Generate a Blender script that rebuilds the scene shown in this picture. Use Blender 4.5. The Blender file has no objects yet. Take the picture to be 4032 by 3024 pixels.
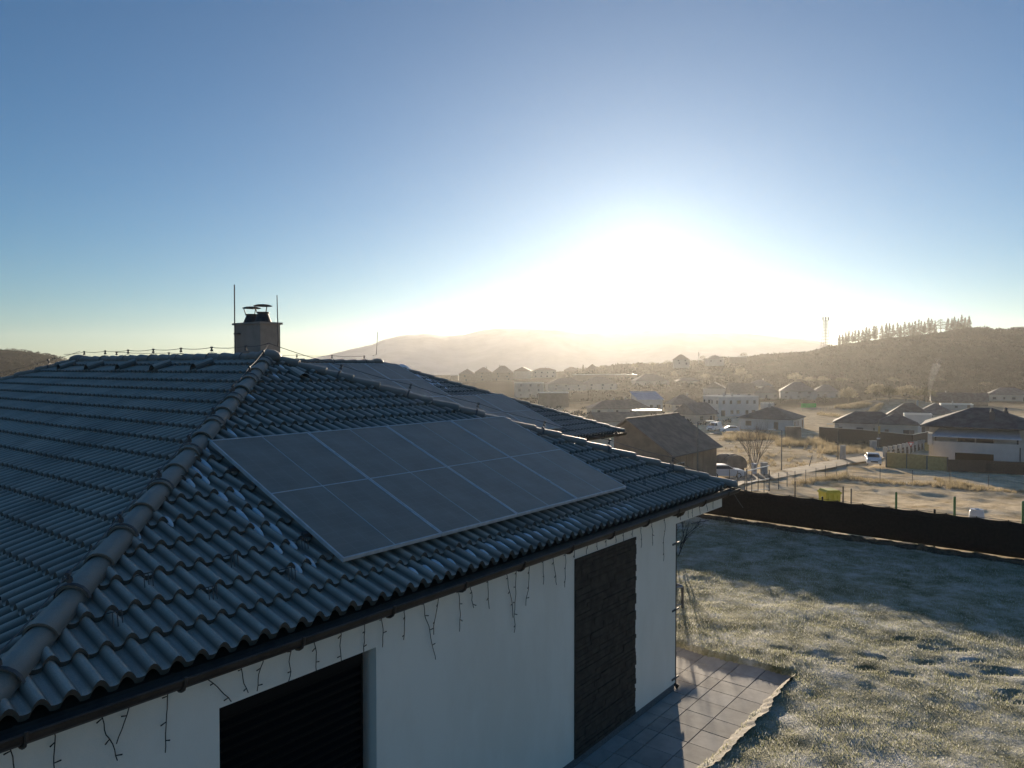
import bpy, bmesh, math, random
import numpy as np
from mathutils import Vector, Matrix, noise as mnoise

# ------------------------------------------------------------------ camera, sky, sun, exposure
SC = bpy.context.scene
COL = SC.collection
CAMZ = 4.409
PITCH = math.radians(1.273)
FPX = 2848.0                      # focal length in photo pixels (photo 4032 x 3024)
cam = bpy.data.cameras.new('camera')
camo = bpy.data.objects.new('camera', cam)
COL.objects.link(camo)
cam.sensor_width = 36.0
cam.lens = FPX / 4032 * 36.0
cam.clip_start = 0.1
cam.clip_end = 12000
camo.location = (0, 0, CAMZ)
camo.rotation_euler = (math.pi / 2 - PITCH, 0, 0)
SC.camera = camo

SUN_AZ, SUN_EL = math.radians(10.2), math.radians(7.3)
SUNV = Vector((math.sin(SUN_AZ) * math.cos(SUN_EL), math.cos(SUN_AZ) * math.cos(SUN_EL), math.sin(SUN_EL)))
wd = bpy.data.worlds.new('World')
SC.world = wd
wd.use_nodes = True
wn = wd.node_tree
bgn = wn.nodes['Background']
SUN_GLOW = [(12.0, 2.6, (.80, .88, .80)), (2.5, 4.5, (1, .96, .88))]            # width in degrees, strength, colour
sky = wn.nodes.new('ShaderNodeTexSky')
sky.sky_type = 'NISHITA'
sky.sun_disc = False
sky.sun_elevation = SUN_EL
sky.sun_rotation = SUN_AZ
sky.altitude = 350
sky.air_density = 1.0
sky.dust_density = 0.05
sky.ozone_density = 5.0
bgn.inputs['Strength'].default_value = 0.072
# white balance of the clear winter sky, and a glow painted round the low sun for aureole and lens glare
wtint = wn.nodes.new('ShaderNodeMix')
wtint.data_type = 'RGBA'
wtint.blend_type = 'MULTIPLY'
wtint.inputs['Factor'].default_value = 1.0
wtint.inputs['B'].default_value = (.955, .99, .91, 1)
wn.links.new(sky.outputs[0], wtint.inputs['A'])
wtc = wn.nodes.new('ShaderNodeTexCoord')
wdot = wn.nodes.new('ShaderNodeVectorMath')
wdot.operation = 'DOT_PRODUCT'
wdot.inputs[1].default_value = SUNV
wn.links.new(wtc.outputs['Generated'], wdot.inputs[0])
wcl = wn.nodes.new('ShaderNodeClamp')
wcl.inputs['Min'].default_value = -1
wcl.inputs['Max'].default_value = 0.999999
wn.links.new(wdot.outputs['Value'], wcl.inputs['Value'])
wac = wn.nodes.new('ShaderNodeMath')
wac.operation = 'ARCCOSINE'
wn.links.new(wcl.outputs[0], wac.inputs[0])
wprev = wtint.outputs['Result']
for wid, amp, wcol in SUN_GLOW:
    e1 = wn.nodes.new('ShaderNodeMath')
    e1.operation = 'MULTIPLY'
    e1.inputs[1].default_value = -1.0 / math.radians(wid)
    wn.links.new(wac.outputs[0], e1.inputs[0])
    e2 = wn.nodes.new('ShaderNodeMath')
    e2.operation = 'EXPONENT'
    wn.links.new(e1.outputs[0], e2.inputs[0])
    e3 = wn.nodes.new('ShaderNodeMix')
    e3.data_type = 'RGBA'
    e3.blend_type = 'ADD'
    e3.inputs['B'].default_value = (*[amp * c for c in wcol], 1)
    e3.clamp_factor = False
    wn.links.new(e2.outputs[0], e3.inputs['Factor'])
    wn.links.new(wprev, e3.inputs['A'])
    wprev = e3.outputs['Result']
wn.links.new(wprev, bgn.inputs['Color'])

sl = bpy.data.lights.new('sun', 'SUN')
so = bpy.data.objects.new('sun', sl)
COL.objects.link(so)
sl.energy = 5.0
sl.angle = math.radians(0.5)
sl.color = (1.0, 0.83, 0.62)
so.rotation_euler = SUNV.to_track_quat('Z', 'Y').to_euler()

SC.view_settings.view_transform = 'Standard'
SC.view_settings.look = 'None'
SC.view_settings.exposure = 0.85
SC.view_settings.gamma = 1.0
SC.render.engine = 'CYCLES'
SC.cycles.use_denoising = True
SC.cycles.volume_bounces = 1
SC.cycles.max_bounces = 6
HAZE_DENSITY = 0.00010
HAZE_G = 0.63

random.seed(7)
RNG = np.random.default_rng(7)

# ------------------------------------------------------------------ helpers
def mat(name, col, rough=0.8, col2=None, scale=4.0, detail=4.0, bump=0.0, bscale=None, metal=0.0,
        spec=0.3, contrast=(0.4, 0.6), space='Object', transl=0.0, emit=None):
    m = bpy.data.materials.new(name)
    m.use_nodes = True
    nt = m.node_tree
    b = nt.nodes['Principled BSDF']
    b.inputs['Base Color'].default_value = (*col, 1)
    b.inputs['Roughness'].default_value = rough
    b.inputs['Metallic'].default_value = metal
    b.inputs['Specular IOR Level'].default_value = spec
    tc = nt.nodes.new('ShaderNodeTexCoord')
    if col2 is not None:
        n = nt.nodes.new('ShaderNodeTexNoise')
        n.inputs['Scale'].default_value = scale
        n.inputs['Detail'].default_value = detail
        n.inputs['Roughness'].default_value = 0.65
        nt.links.new(tc.outputs[space], n.inputs['Vector'])
        r = nt.nodes.new('ShaderNodeValToRGB')
        r.color_ramp.elements[0].position = contrast[0]
        r.color_ramp.elements[1].position = contrast[1]
        r.color_ramp.elements[0].color = (*col, 1)
        r.color_ramp.elements[1].color = (*col2, 1)
        nt.links.new(n.outputs['Fac'], r.inputs['Fac'])
        nt.links.new(r.outputs['Color'], b.inputs['Base Color'])
    if bump > 0:
        n2 = nt.nodes.new('ShaderNodeTexNoise')
        n2.inputs['Scale'].default_value = bscale or scale
        n2.inputs['Detail'].default_value = 6
        nt.links.new(tc.outputs[space], n2.inputs['Vector'])
        bp = nt.nodes.new('ShaderNodeBump')
        bp.inputs['Strength'].default_value = bump
        bp.inputs['Distance'].default_value = 0.02
        nt.links.new(n2.outputs['Fac'], bp.inputs['Height'])
        nt.links.new(bp.outputs['Normal'], b.inputs['Normal'])
    if transl > 0:
        out = nt.nodes['Material Output']
        tr = nt.nodes.new('ShaderNodeBsdfTranslucent')
        mx = nt.nodes.new('ShaderNodeMixShader')
        mx.inputs[0].default_value = transl
        src = b.inputs['Base Color']
        if src.is_linked:
            nt.links.new(src.links[0].from_socket, tr.inputs['Color'])
        else:
            tr.inputs['Color'].default_value = (*col, 1)
        nt.links.new(b.outputs[0], mx.inputs[1])
        nt.links.new(tr.outputs[0], mx.inputs[2])
        nt.links.new(mx.outputs[0], out.inputs['Surface'])
    return m


def frost_tile_mat(name, wet, frost, lo, hi):
    """dark concrete with hoar frost that settles on the faces turned to the open sky"""
    m = bpy.data.materials.new(name)
    m.use_nodes = True
    nt = m.node_tree
    b = nt.nodes['Principled BSDF']
    b.inputs['Roughness'].default_value = .55
    b.inputs['Specular IOR Level'].default_value = .4
    tc = nt.nodes.new('ShaderNodeTexCoord')

    def noise(s, d):
        n = nt.nodes.new('ShaderNodeTexNoise')
        n.inputs['Scale'].default_value = s
        n.inputs['Detail'].default_value = d
        n.inputs['Roughness'].default_value = .7
        nt.links.new(tc.outputs['Object'], n.inputs['Vector'])
        return n
    g = nt.nodes.new('ShaderNodeNewGeometry')
    sp = nt.nodes.new('ShaderNodeSeparateXYZ')
    nt.links.new(g.outputs['Normal'], sp.inputs[0])
    mr = nt.nodes.new('ShaderNodeMapRange')
    mr.inputs['From Min'].default_value = lo
    mr.inputs['From Max'].default_value = hi
    nt.links.new(sp.outputs['Z'], mr.inputs['Value'])
    a = nt.nodes.new('ShaderNodeMapRange')
    a.inputs['From Min'].default_value = .32
    a.inputs['From Max'].default_value = .62
    a.inputs['To Min'].default_value = .52
    nt.links.new(noise(1.3, 6).outputs['Fac'], a.inputs['Value'])
    c = nt.nodes.new('ShaderNodeMapRange')
    c.inputs['From Min'].default_value = .3
    c.inputs['From Max'].default_value = .7
    c.inputs['To Min'].default_value = .55
    nt.links.new(noise(170, 4).outputs['Fac'], c.inputs['Value'])
    m1 = nt.nodes.new('ShaderNodeMath')
    m1.operation = 'MULTIPLY'
    nt.links.new(mr.outputs[0], m1.inputs[0])
    nt.links.new(a.outputs[0], m1.inputs[1])
    m2 = nt.nodes.new('ShaderNodeMath')
    m2.operation = 'MULTIPLY'
    nt.links.new(m1.outputs[0], m2.inputs[0])
    nt.links.new(c.outputs[0], m2.inputs[1])
    mx = nt.nodes.new('ShaderNodeMix')
    mx.data_type = 'RGBA'
    mx.inputs['A'].default_value = (*wet, 1)
    mx.inputs['B'].default_value = (*frost, 1)
    nt.links.new(m2.outputs[0], mx.inputs['Factor'])
    nt.links.new(mx.outputs['Result'], b.inputs['Base Color'])
    bp = nt.nodes.new('ShaderNodeBump')
    bp.inputs['Strength'].default_value = .35
    bp.inputs['Distance'].default_value = .01
    nt.links.new(noise(260, 3).outputs['Fac'], bp.inputs['Height'])
    nt.links.new(bp.outputs['Normal'], b.inputs['Normal'])
    return m


class MB:
    """collects shapes and links them as ONE mesh object"""
    def __init__(self):
        self.v = []
        self.f = []

    def add(self, vs, fs):
        o = len(self.v)
        self.v.extend([tuple(p) for p in vs])
        self.f.extend([tuple(i + o for i in f) for f in fs])

    def box(self, c, s, M=None):
        x, y, z = s[0] / 2, s[1] / 2, s[2] / 2
        vs = [Vector((sx * x, sy * y, sz * z)) for sz in (-1, 1) for sy in (-1, 1) for sx in (-1, 1)]
        if M is not None:
            vs = [M @ p for p in vs]
        vs = [p + Vector(c) for p in vs]
        self.add(vs, [(0, 2, 3, 1), (4, 5, 7, 6), (0, 1, 5, 4), (2, 6, 7, 3), (0, 4, 6, 2), (1, 3, 7, 5)])

    def bx(self, x0, x1, y0, y1, z0, z1):
        self.box(((x0 + x1) / 2, (y0 + y1) / 2, (z0 + z1) / 2), (x1 - x0, y1 - y0, z1 - z0))

    def tube(self, pts, r, n=6, cap=True):
        pts = [Vector(p) for p in pts]
        rs = r if isinstance(r, (list, tuple)) else [r] * len(pts)
        rings = []
        for i, p in enumerate(pts):
            a = pts[max(0, i - 1)]
            b = pts[min(len(pts) - 1, i + 1)]
            d = (b - a)
            d = d.normalized() if d.length > 1e-9 else Vector((0, 0, 1))
            s = Vector((0, 0, 1)) if abs(d.z) < 0.9 else Vector((1, 0, 0))
            e1 = d.cross(s).normalized()
            e2 = d.cross(e1)
            rings.append([p + (e1 * math.cos(2 * math.pi * k / n) + e2 * math.sin(2 * math.pi * k / n)) * rs[i] for k in range(n)])
        vs = [q for R in rings for q in R]
        fs = []
        for i in range(len(pts) - 1):
            for k in range(n):
                fs.append((i * n + k, i * n + (k + 1) % n, (i + 1) * n + (k + 1) % n, (i + 1) * n + k))
        if cap:
            fs.append(tuple(range(n - 1, -1, -1)))
            fs.append(tuple((len(pts) - 1) * n + k for k in range(n)))
        self.add(vs, fs)

    def lathe(self, c, prof, n=16):
        vs = []
        for (r, z) in prof:
            for k in range(n):
                a = 2 * math.pi * k / n
                vs.append((c[0] + r * math.cos(a), c[1] + r * math.sin(a), c[2] + z))
        fs = []
        for i in range(len(prof) - 1):
            for k in range(n):
                fs.append((i * n + k, i * n + (k + 1) % n, (i + 1) * n + (k + 1) % n, (i + 1) * n + k))
        fs.append(tuple(range(n - 1, -1, -1)))
        fs.append(tuple((len(prof) - 1) * n + k for k in range(n)))
        self.add(vs, fs)

    def prism(self, poly, axis, a0, a1):
        """extrude a 2D polygon along axis ('x','y' or 'z')"""
        def P(p, t):
            if axis == 'x':
                return (t, p[0], p[1])
            if axis == 'y':
                return (p[0], t, p[1])
            return (p[0], p[1], t)
        n = len(poly)
        vs = [P(p, a0) for p in poly] + [P(p, a1) for p in poly]
        fs = [tuple(range(n - 1, -1, -1)), tuple(range(n, 2 * n))]
        fs += [(i, (i + 1) % n, n + (i + 1) % n, n + i) for i in range(n)]
        self.add(vs, fs)

    def build(self, name, m, parent=None, smooth=False, fix=True):
        me = bpy.data.meshes.new(name)
        me.from_pydata(self.v, [], self.f)
        if fix:
            bm = bmesh.new()
            bm.from_mesh(me)
            bmesh.ops.recalc_face_normals(bm, faces=bm.faces)
            bm.to_mesh(me)
            bm.free()
        me.materials.append(m)
        if smooth:
            me.polygons.foreach_set('use_smooth', [True] * len(me.polygons))
        me.update()
        o = bpy.data.objects.new(name, me)
        COL.objects.link(o)
        if parent is not None:
            o.parent = parent
        return o


def np_mesh(name, V, F, m, parent=None, smooth=False):
    """V (n,3) array, F (k,3|4) array"""
    V = np.asarray(V, np.float32)
    F = np.asarray(F, np.int32)
    k, w = F.shape
    me = bpy.data.meshes.new(name)
    me.vertices.add(len(V))
    me.vertices.foreach_set('co', V.ravel())
    me.loops.add(k * w)
    me.loops.foreach_set('vertex_index', F.ravel())
    me.polygons.add(k)
    me.polygons.foreach_set('loop_start', np.arange(0, k * w, w, dtype=np.int32))
    me.polygons.foreach_set('loop_total', np.full(k, w, np.int32))
    if smooth:
        me.polygons.foreach_set('use_smooth', np.ones(k, bool))
    me.update(calc_edges=True)
    me.validate()
    me.materials.append(m)
    o = bpy.data.objects.new(name, me)
    COL.objects.link(o)
    if parent is not None:
        o.parent = parent
    return o


def tag(o, label=None, cat=None, group=None, kind=None):
    if label:
        o['label'] = label
    if cat:
        o['category'] = cat
    if group:
        o['group'] = group
    if kind:
        o['kind'] = kind
    return o


def thing(name, label, cat, loc=(0, 0, 0), rz=0.0, group=None):
    o = bpy.data.objects.new(name, None)
    o.empty_display_size = 0.3
    COL.objects.link(o)
    o.location = loc
    o.rotation_euler = (0, 0, rz)
    return tag(o, label, cat, group)


def copy_tree(o, parent=None):
    c = o.copy()
    COL.objects.link(c)
    if parent is not None:
        c.parent = parent
    for ch in list(o.children):
        copy_tree(ch, c)
    return c


def ray(sx, sy):
    """photo pixel -> (x per metre of depth, z per metre of depth)"""
    xc = (sx - 2016) / FPX
    zc = -(sy - 1512) / FPX
    c, s = math.cos(PITCH), math.sin(PITCH)
    d = c + zc * s
    return xc / d, (-s + zc * c) / d


def at(sx, sy, d):
    rx, rz = ray(sx, sy)
    return Vector((rx * d, d, CAMZ + rz * d))


def sstep(t):
    t = np.clip(t, 0, 1)
    return t * t * (3 - 2 * t)


CREST_X = [-3000, 0, 70, 150, 240, 310, 420, 700, 1700, 1780, 2000, 2150, 2280, 2440, 2550, 2650, 2750, 2850, 2950, 3050, 3200, 3250, 3320, 3400,
           3500, 3600, 3700, 3800, 3870, 3905, 3990, 4100, 4600, 7000]
CREST_Y = [1400, 1377, 1381, 1390, 1411, 1436, 1466, 1478, 1478, 1478, 1470, 1466, 1458, 1444, 1437, 1432, 1424, 1416, 1412, 1402, 1388, 1371, 1364,
           1354, 1341, 1333, 1321, 1306, 1300, 1307, 1302, 1292, 1282, 1330]
Q_D = [0, 3, 22, 40, 51, 60, 88, 134, 230, 420, 800, 3000]
Q_Z = [-0.12, -.48, -3.4, -6.2, -7.6, -8.3, -9.4, -10.6, -11.8, -13, -13.5, -14]
BUMPS = []


def fq(X, Y):
    return (X - 5.46) * 0.658 + (Y - 21.5) * 0.753


def zt(X, Y):
    X = np.asarray(X, float)
    Y = np.asarray(Y, float)
    base = np.interp(fq(X, Y), Q_D, Q_Z)
    px = 2016 + FPX * X / np.maximum(Y, 5.0)
    zc = CAMZ + (1449 - np.interp(px, CREST_X, CREST_Y)) / FPX * 850.0
    t = sstep((Y - 430) / 420.0)
    z = base + (zc - base) * t
    t2 = sstep((Y - 850) / 400.0)
    z = z * (1 - t2) + (-14.0) * t2
    for (bx, by, br, bh) in BUMPS:
        z = z + bh * np.exp(-((X - bx) ** 2 + (Y - by) ** 2) / br ** 2)
    return z


def ground(sx, sy, dmin=21.0):
    """where the ray of a photo pixel meets the terrain"""
    rx, rz = ray(sx, sy)
    d = dmin * 1.004 ** np.arange(1200)
    z = zt(rx * d, d)
    below = (CAMZ + rz * d) < z
    i = int(np.argmax(below)) if below.any() else 920
    dd = float(d[i])
    return Vector((rx * dd, dd, float(z[i])))


def vnoise(X, Y, s, seed=0.0):
    """cheap smooth value noise on arrays"""
    x = X / s + seed * 17.3
    y = Y / s + seed * 5.1
    xi, yi = np.floor(x), np.floor(y)
    fx, fy = x - xi, y - yi
    fx = fx * fx * (3 - 2 * fx)
    fy = fy * fy * (3 - 2 * fy)

    def h(a, b):
        t = np.sin(a * 127.1 + b * 311.7 + seed) * 43758.5453
        return t - np.floor(t)
    return (h(xi, yi) * (1 - fx) + h(xi + 1, yi) * fx) * (1 - fy) + (h(xi, yi + 1) * (1 - fx) + h(xi + 1, yi + 1) * fx) * fy


# ------------------------------------------------------------------ materials
M = {}
M['plaster'] = mat('white plaster', (.81, .755, .68), .9, (.85, .80, .73), 1.1, 5, .25, 160)
M['tile'] = frost_tile_mat('frosted concrete tile', (.115, .106, .092), (.72, .635, .54), .46, .92)
M['cap'] = frost_tile_mat('frosted ridge tile', (.14, .128, .11), (.52, .475, .41), .35, 1.0)
M['gutter'] = mat('brown gutter metal', (.035, .024, .018), .5, (.06, .042, .032), 6, 4, spec=.4)
M['steel'] = mat('galvanised wire', (.32, .32, .33), .45, metal=.7)
M['darksteel'] = mat('dark weathered steel', (.10, .10, .105), .6, metal=.4)
M['alu'] = mat('panel aluminium frame', (.52, .54, .56), .45, (.62, .64, .66), 9, metal=.35)
M['stone'] = mat('dark slate cladding', (.042, .035, .029), .9, (.066, .055, .045), 9, 6, .3, 60)
M['plinth'] = mat('grey mosaic plinth', (.10, .105, .11), .9, (.16, .165, .17), 60)
M['blind'] = mat('black slat blind', (.007, .007, .0075), .6, spec=.12)
M['reveal'] = mat('plaster reveal', (.55, .54, .52), .9)
M['glass'] = mat('dark window glass', (.02, .024, .03), .12, spec=.5)
M['chimney'] = mat('grey cement chimney', (.205, .197, .185), .9, (.24, .23, .215), 5, 5, .2, 60)
M['rust'] = mat('dark flue metal', (.07, .06, .055), .6, (.12, .10, .085), 8, metal=.3)
M['snow'] = mat('old snow', (.72, .76, .82), .7, (.82, .85, .90), 20, bump=.3, bscale=60)
M['cable'] = mat('black light cable', (.012, .014, .016), .6)
M['black'] = mat('black opening', (.004, .004, .004), .9)
M['net'] = mat('brown privacy net', (.020, .015, .012), .9, (.032, .025, .019), 14, 6, .4, 90)
M['netpost'] = mat('dark green post', (.018, .022, .018), .6)
M['paver'] = mat('concrete paver', (.37, .345, .315), .8, (.46, .435, .40), 3.5, 6, .15, 120)
M['soil'] = mat('dark soil', (.055, .045, .032), .95, (.12, .10, .07), 9, 6, .8, 30)
M['bank'] = mat('pale frosted gravel', (.50, .45, .37), .95, (.64, .60, .53), 25, 6, .6, 70)
M['car'] = mat('white car paint', (.70, .71, .73), .3, spec=.5)
M['carglass'] = mat('car glass', (.015, .018, .022), .08, spec=.6)
M['tyre'] = mat('tyre rubber', (.015, .015, .015), .9)
M['lamp'] = mat('car lamp', (.55, .55, .52), .2)
M['wood'] = mat('brown fence board', (.075, .058, .045), .85, (.10, .08, .062), 4)
M['yellowboard'] = mat('ochre fence board', (.42, .30, .12), .85, (.50, .37, .16), 3)
M['bark'] = mat('grey bark', (.16, .13, .10), .95, (.22, .18, .14), 12)
M['darkbark'] = mat('dark bark', (.05, .042, .036), .95)
M['frosttwig'] = mat('frosted twigs', (.30, .26, .18), .9, (.46, .41, .30), .35, 3, space='Object', transl=.35)
M['olivetwig'] = mat('olive twigs', (.13, .125, .075), .9, (.24, .21, .13), .3, 3, transl=.3)
M['needle'] = mat('larch twigs', (.075, .072, .055), .9, (.12, .11, .085), .6, transl=.2)
M['pinefol'] = mat('pine needles', (.03, .036, .022), .9, (.05, .055, .035), .6)
M['scrub'] = mat('brown scrub', (.018, .020, .015), .95, (.056, .047, .033), .014, 6, contrast=(.40, .62), transl=.04)
M['drygrass'] = mat('dry reed grass', (.30, .24, .14), .9, (.46, .38, .25), .8, transl=.45)
M['mast'] = mat('mast steel', (.32, .33, .34), .6)
M['yellow'] = mat('yellow plastic', (.50, .46, .06), .5, (.58, .54, .10), 5)
M['tank'] = mat('white plastic tank', (.60, .62, .66), .5)
M['post'] = mat('grey fence post', (.14, .135, .12), .8, (.20, .19, .17), 8)
M['greenpost'] = mat('green post', (.06, .16, .07), .6)
M['white'] = mat('white painted wall', (.50, .49, .47), .85, (.56, .55, .53), .6)
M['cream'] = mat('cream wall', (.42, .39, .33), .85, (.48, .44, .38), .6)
M['grey'] = mat('grey wall', (.36, .35, .33), .85, (.41, .40, .38), .6)
M['brownwall'] = mat('brown wall', (.20, .15, .11), .85, (.26, .20, .15), .6)
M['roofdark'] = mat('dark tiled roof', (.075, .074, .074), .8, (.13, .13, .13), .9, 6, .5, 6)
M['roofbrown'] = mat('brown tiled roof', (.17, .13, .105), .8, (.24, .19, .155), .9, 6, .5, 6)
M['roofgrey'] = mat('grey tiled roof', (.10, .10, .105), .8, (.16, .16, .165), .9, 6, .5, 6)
M['rooffrost'] = mat('frosted sheet roof', (.38, .43, .52), .6, (.48, .53, .62), .8)
M['roofflat'] = mat('flat membrane roof', (.42, .42, .41), .7, (.52, .52, .50), .4)
M['coping'] = mat('metal coping', (.70, .68, .64), .35, metal=.3)
M['awning'] = mat('grey fabric awning', (.46, .51, .58), .8, (.52, .57, .64), 1.5)
M['pane'] = mat('distant window pane', (.05, .055, .06), .15, spec=.5)
M['green'] = mat('green sheeting', (.05, .42, .12), .7, (.08, .50, .16), .4, transl=.3)
M['redsign'] = mat('sign red', (.5, .04, .03), .5)
M['signwhite'] = mat('sign white', (.7, .7, .7), .5)
M['concrete'] = mat('pale concrete', (.42, .41, .39), .9, (.50, .49, .47), 3)


# every slab its own tone, with a grey dirty film
_nt = M['paver'].node_tree
_b = _nt.nodes['Principled BSDF']
_g = _nt.nodes.new('ShaderNodeNewGeometry')
_h = _nt.nodes.new('ShaderNodeHueSaturation')
_r = _nt.nodes.new('ShaderNodeMapRange')
_r.inputs['To Min'].default_value = .84
_r.inputs['To Max'].default_value = 1.10
_nt.links.new(_g.outputs['Random Per Island'], _r.inputs['Value'])
_nt.links.new(_r.outputs[0], _h.inputs['Value'])
_nt.links.new(_b.inputs['Base Color'].links[0].from_socket, _h.inputs['Color'])
_nt.links.new(_h.outputs[0], _b.inputs['Base Color'])
# rain streaks: stretch the plaster's tone noise downwards
_nt = M['plaster'].node_tree
_n = [n for n in _nt.nodes if n.type == 'TEX_NOISE' and abs(n.inputs['Scale'].default_value - 1.1) < .01][0]
_mp = _nt.nodes.new('ShaderNodeMapping')
_mp.inputs['Scale'].default_value = (2.2, 2.2, .8)
_nt.links.new(_n.inputs['Vector'].links[0].from_socket, _mp.inputs['Vector'])
_nt.links.new(_mp.outputs['Vector'], _n.inputs['Vector'])


def grass_mat():
    m = bpy.data.materials.new('frosted lawn')
    m.use_nodes = True
    nt = m.node_tree
    b = nt.nodes['Principled BSDF']
    b.inputs['Roughness'].default_value = .9
    b.inputs['Specular IOR Level'].default_value = .2
    tc = nt.nodes.new('ShaderNodeTexCoord')
    n1 = nt.nodes.new('ShaderNodeTexNoise')
    n1.inputs['Scale'].default_value = 1.6
    n1.inputs['Detail'].default_value = 8
    n1.inputs['Roughness'].default_value = .72
    nt.links.new(tc.outputs['Object'], n1.inputs['Vector'])
    r = nt.nodes.new('ShaderNodeValToRGB')
    e = r.color_ramp.elements
    e[0].position = .36
    e[0].color = (.16, .16, .08, 1)
    e[1].position = .68
    e[1].color = (.70, .69, .66, 1)
    x = e.new(.50)
    x.color = (.38, .365, .26, 1)
    nt.links.new(n1.outputs['Fac'], r.inputs['Fac'])
    nt.links.new(r.outputs['Color'], b.inputs['Base Color'])
    n2 = nt.nodes.new('ShaderNodeTexNoise')
    n2.inputs['Scale'].default_value = 45
    n2.inputs['Detail'].default_value = 5
    nt.links.new(tc.outputs['Object'], n2.inputs['Vector'])
    bp = nt.nodes.new('ShaderNodeBump')
    bp.inputs['Strength'].default_value = .8
    bp.inputs['Distance'].default_value = .03
    nt.links.new(n2.outputs['Fac'], bp.inputs['Height'])
    nt.links.new(bp.outputs['Normal'], b.inputs['Normal'])
    return m


def blade_mat():
    m = bpy.data.materials.new('frosted grass blades')
    m.use_nodes = True
    nt = m.node_tree
    b = nt.nodes['Principled BSDF']
    b.inputs['Roughness'].default_value = .85
    b.inputs['Specular IOR Level'].default_value = .2
    g = nt.nodes.new('ShaderNodeNewGeometry')
    r = nt.nodes.new('ShaderNodeValToRGB')
    e = r.color_ramp.elements
    e[0].position = 0
    e[0].color = (.24, .255, .10, 1)
    e[1].position = 1
    e[1].color = (.84, .85, .84, 1)
    x = e.new(.45)
    x.color = (.47, .47, .29, 1)
    x = e.new(.75)
    x.color = (.68, .66, .56, 1)
    nt.links.new(g.outputs['Random Per Island'], r.inputs['Fac'])
    nt.links.new(r.outputs['Color'], b.inputs['Base Color'])
    tr = nt.nodes.new('ShaderNodeBsdfTranslucent')
    nt.links.new(r.outputs['Color'], tr.inputs['Color'])
    mx = nt.nodes.new('ShaderNodeMixShader')
    mx.inputs[0].default_value = .45
    nt.links.new(b.outputs[0], mx.inputs[1])
    nt.links.new(tr.outputs[0], mx.inputs[2])
    nt.links.new(mx.outputs[0], nt.nodes['Material Output'].inputs['Surface'])
    return m


def field_mat():
    m = bpy.data.materials.new('frosted field and scrub')
    m.use_nodes = True
    nt = m.node_tree
    b = nt.nodes['Principled BSDF']
    b.inputs['Roughness'].default_value = .55
    b.inputs['Specular IOR Level'].default_value = 0
    tc = nt.nodes.new('ShaderNodeTexCoord')

    def noise(s, d=6, ro=.65):
        n = nt.nodes.new('ShaderNodeTexNoise')
        n.inputs['Scale'].default_value = s
        n.inputs['Detail'].default_value = d
        n.inputs['Roughness'].default_value = ro
        nt.links.new(tc.outputs['Object'], n.inputs['Vector'])
        return n
    r1 = nt.nodes.new('ShaderNodeValToRGB')
    e = r1.color_ramp.elements
    e[0].position = .35
    e[0].color = (.50, .375, .21, 1)
    e[1].position = .62
    e[1].color = (.92, .78, .57, 1)
    nt.links.new(noise(.35, 8, .7).outputs['Fac'], r1.inputs['Fac'])
    r2 = nt.nodes.new('ShaderNodeValToRGB')
    e = r2.color_ramp.elements
    e[0].position = .38
    e[0].color = (.018, .020, .015, 1)
    e[1].position = .66
    e[1].color = (.042, .038, .028, 1)
    nt.links.new(noise(.02, 8, .7).outputs['Fac'], r2.inputs['Fac'])
    sp = nt.nodes.new('ShaderNodeSeparateXYZ')
    nt.links.new(tc.outputs['Object'], sp.inputs[0])
    nz = noise(.01, 4)
    ma = nt.nodes.new('ShaderNodeMath')
    ma.operation = 'MULTIPLY_ADD'
    ma.inputs[1].default_value = 160
    nt.links.new(nz.outputs['Fac'], ma.inputs[0])
    nt.links.new(sp.outputs['Y'], ma.inputs[2])
    mr = nt.nodes.new('ShaderNodeMapRange')
    mr.inputs['From Min'].default_value = 330  # scrub tone starts in the village: garden shadows put into the ground colour too
    mr.inputs['From Max'].default_value = 430
    nt.links.new(ma.outputs[0], mr.inputs['Value'])
    mx = nt.nodes.new('ShaderNodeMix')
    mx.data_type = 'RGBA'
    nt.links.new(mr.outputs[0], mx.inputs['Factor'])
    nt.links.new(r1.outputs['Color'], mx.inputs['A'])
    nt.links.new(r2.outputs['Color'], mx.inputs['B'])
    nt.links.new(mx.outputs['Result'], b.inputs['Base Color'])
    bp = nt.nodes.new('ShaderNodeBump')
    bp.inputs['Strength'].default_value = .9
    bp.inputs['Distance'].default_value = .25
    nt.links.new(noise(3.2, 6, .7).outputs['Fac'], bp.inputs['Height'])
    nt.links.new(bp.outputs['Normal'], b.inputs['Normal'])
    return m


M['lawn'] = grass_mat()
M['blade'] = blade_mat()
M['field'] = field_mat()


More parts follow.
